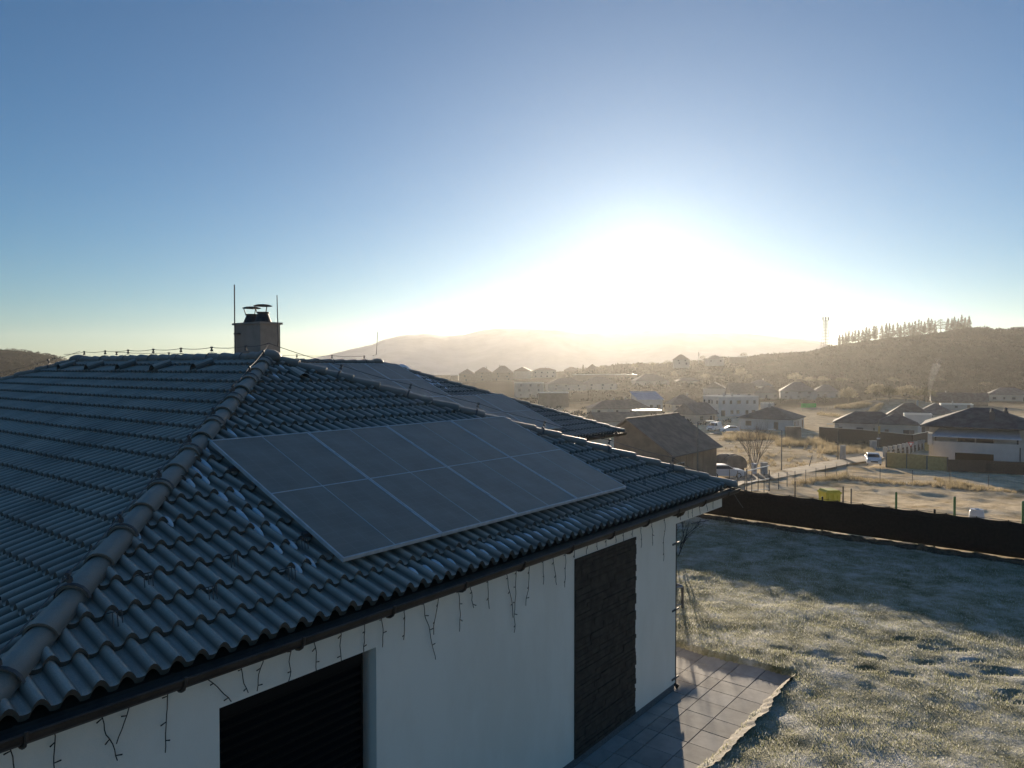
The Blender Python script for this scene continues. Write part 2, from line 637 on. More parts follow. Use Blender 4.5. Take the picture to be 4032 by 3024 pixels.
def panel_mat():
    """dark laminated solar cells behind frosty, veil-lightened glass; fine cell grid in object space"""
    m = bpy.data.materials.new('frosty veiled solar cells')
    m.use_nodes = True
    nt = m.node_tree
    b = nt.nodes['Principled BSDF']
    b.inputs['Roughness'].default_value = .42
    b.inputs['Specular IOR Level'].default_value = .3
    tc = nt.nodes.new('ShaderNodeTexCoord')
    sp = nt.nodes.new('ShaderNodeSeparateXYZ')
    nt.links.new(tc.outputs['Object'], sp.inputs[0])

    def grid(axis, step, wid):
        a = nt.nodes.new('ShaderNodeMath')
        a.operation = 'DIVIDE'
        nt.links.new(sp.outputs[axis], a.inputs[0])
        a.inputs[1].default_value = step
        f = nt.nodes.new('ShaderNodeMath')
        f.operation = 'FRACT'
        nt.links.new(a.outputs[0], f.inputs[0])
        c = nt.nodes.new('ShaderNodeMath')
        c.operation = 'LESS_THAN'
        nt.links.new(f.outputs[0], c.inputs[0])
        c.inputs[1].default_value = wid
        return c
    g1 = grid('X', .1815, .022)
    g2 = grid('Y', .0905, .03)
    mx0 = nt.nodes.new('ShaderNodeMath')
    mx0.operation = 'MAXIMUM'
    nt.links.new(g1.outputs[0], mx0.inputs[0])
    nt.links.new(g2.outputs[0], mx0.inputs[1])
    n = nt.nodes.new('ShaderNodeTexNoise')
    n.inputs['Scale'].default_value = 3
    n.inputs['Detail'].default_value = 6
    nt.links.new(tc.outputs['Object'], n.inputs['Vector'])
    r = nt.nodes.new('ShaderNodeValToRGB')
    r.color_ramp.elements[0].color = (.22, .19, .152, 1)  # cells lightened: lens veil put into the colour besides the frost
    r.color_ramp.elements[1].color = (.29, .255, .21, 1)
    r.color_ramp.elements[0].position = .3
    r.color_ramp.elements[1].position = .7
    nt.links.new(n.outputs['Fac'], r.inputs['Fac'])
    mx = nt.nodes.new('ShaderNodeMix')
    mx.data_type = 'RGBA'
    sc = nt.nodes.new('ShaderNodeMath')
    sc.operation = 'MULTIPLY'
    sc.inputs[1].default_value = .42
    nt.links.new(mx0.outputs[0], sc.inputs[0])
    nt.links.new(sc.outputs[0], mx.inputs['Factor'])
    nt.links.new(r.outputs['Color'], mx.inputs['A'])
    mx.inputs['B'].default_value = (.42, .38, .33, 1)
    nt.links.new(mx.outputs['Result'], b.inputs['Base Color'])
    return m


M['cells'] = panel_mat()

# ------------------------------------------------------------------ ground
g = ground(3480, 1612)
BUMPS.append((g.x, g.y, 16.0, 4.0))
BUMPS.append((g.x + 16, g.y + 6, 12.0, 2.5))


def build_field():
    ang = np.concatenate([np.radians(np.linspace(-180, -46, 40))[:-1], np.radians(np.linspace(-46, 48, 470)), np.radians(np.linspace(48, 180, 40))[1:]])
    dist = [1.5]
    while dist[-1] < 2650:
        d = dist[-1]
        dist.append(d * (1.05 if d < 20 else 1.0105 if d < 130 else 1.018 if d < 900 else 1.06))
    dist = np.array(dist + [2800.0])
    A, D = np.meshgrid(ang, dist)
    X, Y = np.sin(A) * D, np.cos(A) * D
    Z = zt(X, Y)
    q = fq(X, Y)
    w = np.clip((q - 2) / 8, 0, 1) * np.clip((300 - D) / 200, 0, 1)
    lump = (vnoise(X, Y, 2.6, 1) - .5) * .22 + (vnoise(X, Y, 1.1, 2) - .5) * .18 + (vnoise(X, Y, .55, 4) - .5) * .12 + (vnoise(X, Y, 6.5, 3) - .5) * .5
    Z = Z + lump * w
    Z = np.where(q < 0, -0.12, Z)
    Z[-1] = -40
    n0, n1 = Z.shape
    V = np.stack([X, Y, Z], -1).reshape(-1, 3)
    idx = np.arange(n0 * n1).reshape(n0, n1)
    F = np.stack([idx[:-1, :-1], idx[:-1, 1:], idx[1:, 1:], idx[1:, :-1]], -1).reshape(-1, 4)
    o = np_mesh('field', V, F, M['field'], smooth=True)
    tag(o, kind='structure')


build_field()

# ---- house frame: x along the eave (right, away), y across the house (away, left), z up
HX, HY = -2.944, 7.029
HA = math.radians(90 - 38.67)
HU = Vector((math.cos(HA), math.sin(HA), 0))
HW = Vector((-math.sin(HA), math.cos(HA), 0))


def H(x, y, z=0.0):
    return Vector((HX, HY, 0)) + HU * x + HW * y + Vector((0, 0, z))


def hlocal(P):
    d = Vector((P[0] - HX, P[1] - HY, 0))
    return Vector((d.dot(HU), d.dot(HW), P[2]))


def hray_y(sx, sy, y):
    """photo pixel on the vertical plane y = const of the house frame -> local point"""
    rx, rz = ray(sx, sy)
    den = Vector((rx, 1, 0)).dot(HW)
    t = (y - Vector((-HX, -HY, 0)).dot(HW)) / den
    return hlocal((rx * t, t, CAMZ + rz * t))


def hray_roof(sx, sy, ye, ze, sl=0.4012):
    """photo pixel on a roof plane z = ze + sl (y - ye) -> local point"""
    rx, rz = ray(sx, sy)
    c0 = Vector((-HX, -HY, 0)).dot(HW)
    dy = Vector((rx, 1, 0)).dot(HW)
    t = (ze + sl * (c0 - ye) - CAMZ) / (rz - sl * dy)
    return hlocal((rx * t, t, CAMZ + rz * t))


def build_lawn():
    """levelled plot round the house: frosted turf, 7 cm above the pavers"""
    xs = np.arange(-1.0, 19.0, .055)
    ys = np.arange(3.0, 25.0, .055)
    X, Y = np.meshgrid(xs, ys)
    lx = (X - HX) * HU.x + (Y - HY) * HU.y
    ly = (X - HX) * HW.x + (Y - HY) * HW.y
    Z = .055 + (vnoise(X, Y, .55, 5) - .5) * .036 + (vnoise(X, Y, .22, 6) - .5) * .03 + (vnoise(X, Y, 1.7, 7) - .5) * .05
    # boot prints and a mole hill
    for (sx, sy) in [(3560, 2530), (3660, 2565), (3770, 2570), (3445, 2600), (3640, 2620), (3830, 2615), (3290, 2610), (3400, 2645), (3560, 2670),
                     (3160, 2590), (3080, 2570), (3300, 2625), (3780, 2670), (3900, 2660), (3960, 2650), (3990, 2665), (3985, 2740), (3960, 2760), (4000, 2780)]:
        rx, rz = ray(sx, sy)
        d = -CAMZ / rz
        fx, fy = rx * d, d
        a = random.uniform(-.5, .3)
        ca, sa = math.cos(a), math.sin(a)
        ex = ((X - fx) * ca + (Y - fy) * sa) / .16
        ey = (-(X - fx) * sa + (Y - fy) * ca) / .055
        Z -= .042 * np.exp(-(ex ** 2 + ey ** 2) ** 2)
    inside = (lx < 6.82 + (vnoise(X, Y, .5, 9) - .5) * .08) & (ly > -3.42 + (vnoise(X, Y, .45, 8) - .5) * .10 + (vnoise(X, Y, .16, 8.5) - .5) * .06)
    q = fq(X, Y)
    keep = ~inside & (q < .05) & ~((lx < 14.2) & (ly > 3.8))
    Z = np.where(inside, -.05, Z)
    n0, n1 = Z.shape
    V = np.stack([X, Y, Z], -1).reshape(-1, 3)
    idx = np.arange(n0 * n1).reshape(n0, n1)
    F = np.stack([idx[:-1, :-1], idx[:-1, 1:], idx[1:, 1:], idx[1:, :-1]], -1).reshape(-1, 4)
    kk = keep.reshape(-1)
    F = F[kk[F].any(1)]
    o = np_mesh('lawn', V, F, M['lawn'], smooth=True)
    tag(o, kind='structure')
    # blades
    n = 420000
    bx = RNG.uniform(-.5, 16, n)
    by = RNG.uniform(4.5, 21.5, n)
    l1 = (bx - HX) * HU.x + (by - HY) * HU.y
    l2 = (bx - HX) * HW.x + (by - HY) * HW.y
    ok = ~((l1 < 6.80) & (l2 > -3.40)) & (fq(bx, by) < -.15) & (np.abs(bx / by) < .85)
    bx, by = bx[ok], by[ok]
    ix = np.clip(((by - 3.0) / .055).astype(int), 0, n0 - 1)
    jx = np.clip(((bx + 1.0) / .055).astype(int), 0, n1 - 1)
    bz = Z[ix, jx]
    k = len(bx)
    hgt = RNG.uniform(.012, .034, k) * (.6 + .8 * vnoise(bx, by, .6, 11))
    a = RNG.uniform(0, 2 * math.pi, k)
    ln = RNG.uniform(.1, .9, k) * hgt
    wd_ = RNG.uniform(.003, .006, k)
    la = RNG.uniform(0, 2 * math.pi, k)
    P0 = np.stack([bx + np.cos(a) * wd_, by + np.sin(a) * wd_, bz - .01], 1)
    P1 = np.stack([bx - np.cos(a) * wd_, by - np.sin(a) * wd_, bz - .01], 1)
    P2 = np.stack([bx + np.cos(la) * ln, by + np.sin(la) * ln, bz + hgt], 1)
    V = np.stack([P0, P1, P2], 1).reshape(-1, 3)
    F = np.arange(3 * k).reshape(-1, 3)
    o = np_mesh('grass', V, F, M['blade'])
    tag(o, 'frosted blades of grass on the lawn', 'grass', kind='stuff')


build_lawn()


def build_patio():
    mb = MB()
    tu, tv = .375, .37
    s0, y0 = 4.60, -2.676
    rnd = random.Random(3)
    gap = .006
    xs = [s0 + tu * k for k in range(-30, 7)]
    ysl = [-3.44, -3.046, -2.676, -2.49, -2.12, -1.75, -1.38, -1.01, -.64, -.27, .1, .47, .84, 1.21, 1.58, 1.95, 2.32, 2.69, 3.06, 3.43, 3.8]
    for i in range(len(xs) - 1):
        for j in range(len(ysl) - 1):
            if xs[i + 1] < 5.3 and ysl[j] > -2.35:
                continue
            z = rnd.uniform(-.0015, .0015)
            mb.bx(xs[i] + gap, xs[i + 1] - gap, ysl[j] + gap, ysl[j + 1] - gap, -.05, z)
    o = mb.build('patio', M['paver'])
    o.matrix_world = Matrix.Translation((HX, HY, 0)) @ Matrix.Rotation(HA, 4, 'Z')
    tag(o, kind='structure')
    b = MB()
    b.bx(-7, 6.95, -3.5, 3.8, -.11, -.012)
    o = b.build('patio_bed', M['soil'])
    o.matrix_world = Matrix.Translation((HX, HY, 0)) @ Matrix.Rotation(HA, 4, 'Z')
    tag(o, kind='structure')
    # pale frosted bank between pavers and turf
    V = []
    F = []
    n = 150
    rows = 6
    for i in range(n):
        x = 2.0 + (6.75 - 2.0) * i / (n - 1)
        w = .07 + .10 * max(0, math.sin((6.8 - x) * .75)) + .03 * mnoise.noise((x * 3, 0, 0)) + .02 * mnoise.noise((x * 11, 3, 0))
        yo = -3.39 + .035 * mnoise.noise((x * 2.3, 7, 0)) + .02 * mnoise.noise((x * 9, 2, 0))
        for j in range(rows):
            t = j / (rows - 1)
            y = yo - w * t
            z = .004 + .085 * t ** .8 + .012 * mnoise.noise((x * 14, y * 14, 2))
            V.append((x, y, z))
    for i in range(n - 1):
        for j in range(rows - 1):
            F.append((i * rows + j, (i + 1) * rows + j, (i + 1) * rows + j + 1, i * rows + j + 1))
    mb = MB()
    mb.add(V, F)
    o = mb.build('gravel_bank', M['bank'], smooth=True)
    o.matrix_world = Matrix.Translation((HX, HY, 0)) @ Matrix.Rotation(HA, 4, 'Z')
    tag(o, kind='structure')


build_patio()
# ------------------------------------------------------------------ the bungalow
SL = 0.4012
AL = math.atan(SL)
ZE = 2.582                     # eave height of the tile pans
CREST = 0.062
HMAT = Matrix.Translation((HX, HY, 0)) @ Matrix.Rotation(HA, 4, 'Z')
house = thing('bungalow', 'white bungalow in the foreground with dark wavy tiled hip roofs carrying solar panels', 'house', (HX, HY, 0), HA)


def lray(sx, sy, n, c):
    """photo pixel on the house-frame plane n.p = c -> local point"""
    rx, rz = ray(sx, sy)
    n = Vector(n)
    o = hlocal((0, 0, CAMZ))
    r = Vector((rx, 1, 0))
    dl = Vector((r.dot(HU), r.dot(HW), rz))
    t = (c - n.dot(o)) / n.dot(dl)
    return o + dl * t


def onA(sx, sy, ye=-2.40, h=0.0):
    return lray(sx, sy, (0, -SL, 1), ZE + CREST + h - SL * ye)


def onB(sx, sy, h=0.0):
    return lray(sx, sy, (-SL, 0, 1), ZE + CREST + h + SL * 2.6)


def roll_profile(t):
    """height of a wave tile across one 146.5 mm roll"""
    t = t % 1.0
    if t < .65:
        return .053 * math.sin(math.pi * t / .65) ** .85
    u = (t - .65) / .35
    return -.005 * math.sin(math.pi * u)


ROLL = .1465
CRS = .283


def tile_face(name, E0, e, n, poly, parent, coarse=False):
    """wave-tiled slope; poly in (along eave, plan distance uphill)"""
    e = np.array(e, float)
    n = np.array(n, float)
    E0 = np.array(E0, float)
    ts = [0, .325, .65] if coarse else [0, .05, .12, .21, .325, .44, .53, .60, .65, .77, .89]
    a0, a1 = min(p[0] for p in poly), max(p[0] for p in poly)
    bm_ = max(p[1] for p in poly)
    nr = int(math.ceil((a1 - a0) / ROLL)) + 1
    nc = int(math.ceil(bm_ / CRS))
    A = np.array([a0 + (r + t) * ROLL for r in range(nr) for t in ts])
    PR = np.array([roll_profile(t) for r in range(nr) for t in ts])
    rolls = np.array([r for r in range(nr) for t in ts])
    V = []
    F = []
    rnd = np.random.default_rng(len(name) + int(a1 * 10))
    off = 0
    m = len(A)
    for j in range(nc):
        jit = rnd.uniform(-.003, .003, nr // 2 + 2)[rolls // 2] + rnd.uniform(-.0012, .0012, nr + 1)[rolls]
        tilt = rnd.uniform(-.004, .004, nr // 2 + 2)[rolls // 2]
        b0, b1 = j * CRS, (j + 1) * CRS + .012
        lap = .042
        rows = [(b0 + .012 + tilt * .6, PR * 1.0 - .006, 'f'), (b0 - .012 + tilt * .6, PR + lap + jit, 'f'), (b0 - .012 + tilt * .6, PR + lap + jit, 't'), (b0 + .03 + tilt * .3, PR + lap * .9 + jit, 't'),
                (b1, PR - .002 + jit * .3, 't')]
        for (b, h, k) in rows:
            b = np.full(m, b) if np.isscalar(b) else b
            x = E0[0] + e[0] * A + n[0] * b
            y = E0[1] + e[1] * A + n[1] * b
            z = ZE + SL * b + h
            V.append(np.stack([x, y, z], 1))
        for (r0, r1) in ((0, 1), (2, 3), (3, 4)):
            i = np.arange(m - 1)
            F.append(np.stack([off + r0 * m + i, off + r0 * m + i + 1, off + r1 * m + i + 1, off + r1 * m + i], 1))
        off += 5 * m
    o = np_mesh(name, np.concatenate(V), np.concatenate(F), M['tile'], parent, smooth=True)
    bm = bmesh.new()
    bm.from_mesh(o.data)
    N = len(poly)
    for i in range(N):
        p, q = poly[i], poly[(i + 1) % N]
        if abs(p[1]) < 1e-6 and abs(q[1]) < 1e-6:
            continue
        d = np.array([q[0] - p[0], q[1] - p[1]])
        nrm = np.array([d[1], -d[0]]) / np.hypot(*d)          # outward for counter-clockwise
        P = E0 + e * p[0] + n * p[1]
        nn = e * nrm[0] + n * nrm[1]
        bmesh.ops.bisect_plane(bm, geom=bm.verts[:] + bm.edges[:] + bm.faces[:], plane_co=(P[0], P[1], 0), plane_no=(nn[0], nn[1], 0), clear_outer=True)
    bm.to_mesh(o.data)
    bm.free()
    return o


# solid body of the roof under the tiles (boards), parent of everything on the roof
def roof_body():
    mb = MB()
    zb, zt_ = 2.50, ZE - .03

    def slab(poly3):
        lo = [(p[0], p[1], p[2] - .06) for p in poly3]
        n = len(poly3)
        mb.add(poly3 + lo, [tuple(range(n)), tuple(range(2 * n - 1, n - 1, -1))] + [(i, n + i, n + (i + 1) % n, (i + 1) % n) for i in range(n)])
    k = SL * 4.78
    z0 = ZE - .03
    e = .02
    slab([(-2.6 + e, -2.4 + e, z0), (7 - e, -2.4 + e, z0), (2.2, 2.4, z0 + k)])
    slab([(7 - e, -2.38, z0), (7 - e, 3.7, z0), (2.2, 8.5, z0 + k), (2.2, 2.4, z0 + k)])
    slab([(-2.58, 13.78, z0), (-2.58, -2.38, z0), (2.2, 2.4, z0 + k), (2.2, 9.0, z0 + k)])
    slab([(7 - e, 13.78, z0), (-2.58, 13.78, z0), (2.2, 9.0, z0 + k)])
    slab([(7.0, 3.72, z0), (14.23, 3.72, z0), (9.45, 8.5, z0 + k), (2.2, 8.5, z0 + k)])
    slab([(14.23, 3.72, z0), (14.23, 13.28, z0), (9.45, 8.5, z0 + k)])
    slab([(14.23, 13.28, z0), (7.0, 13.28, z0), (2.2, 8.5, z0 + k), (9.45, 8.5, z0 + k)])
    mb.bx(-2.5, 6.92, -2.06, 13.7, 2.52, 2.555)
    mb.bx(6.92, 14.1, 3.9, 13.2, 2.52, 2.555)
    return mb.build('roof', M['gutter'], house)


roof = roof_body()
tile_face('tiles', (-2.6, -2.4), (1, 0), (0, 1), [(0, 0), (9.6, 0), (4.8, 4.8)], roof)
tile_face('tiles', (-2.6, 13.8), (0, -1), (1, 0), [(0, 0), (16.2, 0), (11.4, 4.8), (4.8, 4.8)], roof)
tile_face('tiles', (2.2, 3.7), (1, 0), (0, 1), [(4.8, 0), (12.05, 0), (7.25, 4.8), (0, 4.8)], roof)
tile_face('tiles', (7.0, -2.4), (0, 1), (-1, 0), [(0, 0), (6.1, 0), (10.9, 4.8), (4.8, 4.8)], roof, True)
tile_face('tiles', (14.25, 3.7), (0, 1), (-1, 0), [(0, 0), (9.6, 0), (4.8, 4.8)], roof, True)
tile_face('tiles', (14.25, 13.3), (-1, 0), (0, -1), [(0, 0), (7.25, 0), (12.05, 4.8), (4.8, 4.8)], roof, True)
tile_face('tiles', (7.0, 13.8), (-1, 0), (0, -1), [(0, 0), (9.6, 0), (4.8, 4.8)], roof, True)

ZA = ZE + CREST + SL * 4.8       # crest height of ridges


def caps(P0, P1, pitch=.395, r=.102, first=0.0):
    """row of half-barrel ridge tiles from the low end P0 to the high end P1"""
    mb = MB()
    P0, P1 = Vector(P0), Vector(P1)
    L = (P1 - P0).length
    d = (P1 - P0).normalized()
    side = d.cross(Vector((0, 0, 1))).normalized()
    up = side.cross(d)
    n = int(round(L / pitch))
    pt = L / n
    K = 11
    rnd = random.Random(int(L * 100))
    for i in range(-1 if first else 0, n):
        s0, s1 = i * pt - .035, (i + 1) * pt + .03
        if i == -1:
            s0, s1 = -first, .03
        r0, r1 = r, r * .86
        j = rnd.uniform(-.004, .004)
        rings = []
        for (s, rr, dz) in ((s0, r0, .015), (s0 + .03, r0, .015), (s1, r1, -.004)):
            out = []
            inn = []
            for k in range(K):
                a = math.radians(-84 + 168 * k / (K - 1))
                c = P0 + d * s + up * (dz - .045 + j) + side * j
                out.append(c + side * rr * math.sin(a) * 1.02 + up * rr * math.cos(a))
                inn.append(c + side * (rr - .016) * math.sin(a) * 1.02 + up * (rr - .016) * math.cos(a))
            rings.append((out, inn))
        vs = []
        for out, inn in rings:
            vs += out + inn
        w = 2 * K
        fs = []
        for k in range(K - 1):
            for g_ in (0, 1):
                fs.append((g_ * w + k, g_ * w + k + 1, (g_ + 1) * w + k + 1, (g_ + 1) * w + k))
            fs.append((k, K + k, K + k + 1, k + 1))                      # front lip
            fs.append((K + k, 2 * w + K + k, 2 * w + K + k + 1, K + k + 1))  # inner skin
        fs.append((0, K, 2 * w + K, 2 * w, w)[:4])
        mb.add(vs, fs)
    o = mb.build('ridge_caps', M['cap'], roof, smooth=False)
    for p in o.data.polygons:
        p.use_smooth = True
    md = o.modifiers.new('edges', 'EDGE_SPLIT')
    md.split_angle = math.radians(40)
    return o


HIPS = {
    'l': ((-2.6, -2.4, ZE + CREST), (2.2, 2.4, ZA)), 'r': ((7.0, -2.4, ZE + CREST), (2.2, 2.4, ZA)),
    'ridge': ((2.2, 9.0, ZA), (2.2, 2.4, ZA)), 'bl': ((-2.6, 13.8, ZE + CREST), (2.2, 9.0, ZA)),
    'w': ((9.45, 8.5, ZA), (2.3, 8.5, ZA)), 'wr': ((14.25, 3.7, ZE + CREST), (9.45, 8.5, ZA)),
    'wb': ((14.25, 13.3, ZE + CREST), (9.45, 8.5, ZA)), 'br': ((7.0, 13.8, ZE + CREST), (2.2, 9.0, ZA))}
for k_, (a_, b_) in HIPS.items():
    caps(a_, b_, first=.10 if k_ in ('l', 'r', 'wr') else 0.0)
for (x, y) in ((2.2, 2.4), (2.2, 9.0), (9.45, 8.5)):
    mb = MB()
    mb.lathe((x, y, ZA - .06), [(.19, 0), (.185, .06), (.155, .115), (.09, .15), (.02, .162)], 18)
    mb.build('apex_cap', M['cap'], roof, smooth=True)

# roof vents, snow guards
for i, (sx, sy) in enumerate([(230, 1450), (338, 1452), (461, 1450), (597, 1455), (760, 1450)]):
    p = onB(sx, sy, .05)
    mb = MB()
    vs = []
    for s in (0, .30):
        for k in range(9):
            a = math.radians(-90 + 180 * k / 8)
            rr = .095 - .02 * (s > 0)
            vs.append((p.x + s * math.cos(AL), p.y + rr * math.sin(a), p.z + s * math.sin(AL) + rr * math.cos(a) * 1.05 - .03))
    fs = [(k, k + 1, 9 + k + 1, 9 + k) for k in range(8)] + [tuple(range(9, 18))]
    mb.add(vs, fs)
    mb.build('vent_tile', M['tile'], roof, smooth=False)
p = onA(1200, 1490, h=.02)
mb = MB()
vs = []
for s in (0, .30):
    for k in range(9):
        a = math.radians(-90 + 180 * k / 8)
        rr = .095 - .02 * (s > 0)
        vs.append((p.x + rr * math.sin(a), p.y + s * math.cos(AL), p.z + s * math.sin(AL) + rr * math.cos(a) * 1.05 - .03))
mb.add(vs, [(k, k + 1, 9 + k + 1, 9 + k) for k in range(8)] + [tuple(range(9, 18))])
mb.build('vent_tile', M['tile'], roof, smooth=False)
for (sx, sy) in [(452, 2455), (574, 2300), (826, 2352), (911, 2222), (1137, 2274), (1188, 2155), (2498, 1862), (2526, 1910), (2605, 1889), (2630, 1855), (2685, 1871)]:
    p = onA(sx, sy, h=-.01)
    mb = MB()
    for dx in (-.028, 0, .028):
        mb.tube([(p.x + dx, p.y - .05, p.z - .01), (p.x + dx, p.y - .035, p.z + .085)], .0035, 5)
        mb.tube([(p.x + dx, p.y - .035, p.z + .085), (p.x + dx, p.y + .09, p.z + .045)], .0035, 5)
    mb.tube([(p.x - .03, p.y - .035, p.z + .085), (p.x + .03, p.y - .035, p.z + .085)], .0035, 5)
    mb.build('snow_guard', M['darksteel'], roof)

# walls
wl = MB()
Y0, Y1 = -2.304, -2.0
WX0, WX1, WZ0, WZ1 = -1.208, .112, .10, 2.20
wl.bx(-2.5, WX0, Y0, Y1, .10, 2.52)
wl.bx(WX0, WX1, Y0, Y1, WZ1, 2.52)
wl.bx(WX1, 5.405, Y0, Y1, .10, 2.52)
wl.bx(5.105, 5.405, Y1, 3.85, .10, 2.52)
wl.bx(-2.5, -2.2, Y1, 13.7, .10, 2.52)
wl.bx(-2.2, 14.15, 13.0, 13.3, .10, 2.52)
wl.bx(5.405, 14.15, 3.85, 4.15, .10, 2.52)
wl.bx(13.85, 14.15, 4.15, 13.0, .10, 2.52)
wall = wl.build('wall', M['plaster'], house)
bm_ = MB()
bm_.bx(5.407, 6.98, Y0, -2.06, 2.285, 2.52)
bm_.bx(6.74, 6.98, -2.058, 3.848, 2.285, 2.52)
bm_.build('terrace_beam', M['plaster'], house)
pl = MB()
pl.bx(-2.49, 5.395, Y0 + .008, Y1, -.02, .097)
pl.bx(5.11, 5.395, Y1, 3.9, -.02, .097)
pl.build('plinth', M['plinth'], house)

# window with closed slat blind
win = MB()
win.bx(WX0 + .004, WX0 + .07, -2.09, -2.03, WZ0, WZ1 - .004)
win.bx(WX1 - .07, WX1 - .004, -2.09, -2.03, WZ0, WZ1 - .004)
win.bx(WX0 + .07, WX1 - .07, -2.09, -2.03, WZ1 - .07, WZ1 - .004)
win.bx(WX0 + .07, WX1 - .07, -2.09, -2.03, WZ0, WZ0 + .07)
win_o = win.build('window', M['blind'], house)
gl = MB()
gl.bx(WX0 + .07, WX1 - .07, -2.065, -2.055, WZ0 + .07, WZ1 - .07)
gl.build('pane', M['glass'], win_o)
bl = MB()
zz = WZ1 - .03
bl.bx(WX0 + .002, WX1 - .10, -2.262, -2.17, WZ1 - .09, WZ1 - .003)
while zz > WZ0 + .03:
    c = Vector(((WX0 + WX1 - .10) / 2, -2.215, zz - .06))
    bl.box(c, (WX1 - .105 - WX0 - .01, .075, .006), Matrix.Rotation(math.radians(38), 3, 'X'))
    bl.box(c + Vector((0, -.026, -.021)), (WX1 - .105 - WX0 - .01, .006, .028), Matrix.Rotation(math.radians(8), 3, 'X'))
    zz -= .072
bl.bx(WX1 - .105, WX1 - .09, -2.25, -2.18, WZ0, WZ1 - .003)
bl.build('slat_blind', M['blind'], win_o)

# dark split-stone cladding
st = MB()
rnd = random.Random(11)
z = .10
st.bx(2.925, 4.262, Y0 - .006, Y0 - .001, .098, 2.315)
while z < 2.31:
    hgt = rnd.choice([.05, .065, .08, .045])
    hgt = min(hgt, 2.318 - z)
    x = 2.922
    xe = 4.277 + rnd.uniform(-.02, .012)
    while x < xe - .02:
        ln = rnd.uniform(.10, .42)
        if xe - x - ln < .08:
            ln = xe - x
        dpt = rnd.uniform(.012, .022)
        st.bx(x + .003, x + ln - .003, Y0 - dpt, Y0 - .006, z + .0025, z + hgt - .0025)
        x += ln
    z += hgt
st.build('stone_cladding', M['stone'], house)


def gutter(p0, p1, out):
    """half-round gutter; out = unit vector away from the house"""
    mb = MB()
    p0, p1 = Vector(p0), Vector(p1)
    o = Vector(out)
    K = 11
    vs = []
    for p in (p0, p1):
        for rr in (.074, .068):
            for k in range(K):
                a = math.pi * k / (K - 1)
                vs.append(p + o * (-math.cos(a) * rr) + Vector((0, 0, -math.sin(a) * rr)))
    fs = []
    for k in range(K - 1):
        fs.append((k, k + 1, 2 * K + k + 1, 2 * K + k))
        fs.append((K + k, 3 * K + k, 3 * K + k + 1, K + k + 1))
    fs += [(0, 2 * K, 3 * K, K), (K - 1, 2 * K - 1, 4 * K - 1, 3 * K - 1)]
    fs += [tuple(range(K)), tuple(range(2 * K, 3 * K))]
    mb.add(vs, fs)
    d = (p1 - p0).normalized()
    mb.tube([p0 + o * .074 + Vector((0, 0, .004)), p1 + o * .074 + Vector((0, 0, .004))], .009, 8)
    g_ = mb.build('gutter', M['gutter'], house)
    L = (p1 - p0).length
    s = .35
    while s < L - .1:
        b = MB()
        c = p0 + d * s
        pts = [c + o * (-math.cos(math.pi * k / 8) * .083) + Vector((0, 0, -math.sin(math.pi * k / 8) * .083)) for k in range(9)]
        b.tube(pts + [c + o * .083 + Vector((0, 0, .02))], .011, 6)
        b.build('gutter_bracket', M['gutter'], g_)
        s += .82
    return g_


gutter((-2.72, -2.465, 2.565), (7.13, -2.465, 2.565), (0, -1, 0))
gutter((7.065, -2.39, 2.566), (7.065, 3.70, 2.566), (1, 0, 0))
gutter((7.08, 3.635, 2.567), (14.38, 3.635, 2.567), (0, -1, 0))
gutter((-2.665, 13.8, 2.566), (-2.665, -2.39, 2.566), (-1, 0, 0))
dp = MB()
dp.tube([(5.455, -2.40, 2.50), (5.46, -2.36, 2.43), (5.46, -2.26, 2.36), (5.46, -2.255, 2.2), (5.46, -2.255, .06), (5.47, -2.32, .02)], .036, 10)
pipe = dp.build('downpipe', M['gutter'], house)
for (sx, sy) in ((2652, 2143), (2650, 2405), (2652, 2673)):
    p = hray_y(sx, sy, Y0)
    b = MB()
    b.bx(5.30, 5.50, Y0 - .012, Y0 - .001, p.z - .012, p.z + .012)
    b.build('pipe_bracket', M['darksteel'], pipe)

# chimney stack with two flues
ch = MB()
CX, CY, CT = 3.05, 4.05, 5.15
ch.bx(CX - .18, CX + .18, CY - .38, CY + .38, 3.7, CT - .035)
chim = ch.build('chimney', M['chimney'], house)
cs = MB()
cs.bx(CX - .21, CX + .21, CY - .41, CY + .41, CT - .034, CT)
cs.build('chimney_slab', M['chimney'], chim)
for dy, dh in ((.16, 0.0), (-.17, .02)):
    f = MB()
    f.lathe((CX, CY + dy, CT + .001), [(.135, 0), (.13, .02), (.085, .125 + dh), (.10, .13 + dh), (.10, .15 + dh)], 20)
    f.lathe((CX, CY + dy, CT + .245 + dh), [(.145, 0), (.15, .008), (.09, .028), (.02, .035)], 20)
    for k in range(3):
        a = k * 2.094 + .5
        f.tube([(CX + .092 * math.cos(a), CY + dy + .092 * math.sin(a), CT + .14 + dh), (CX + .125 * math.cos(a), CY + dy + .125 * math.sin(a), CT + .25 + dh)], .007, 6)
    f.build('flue', M['rust'], chim, smooth=False)

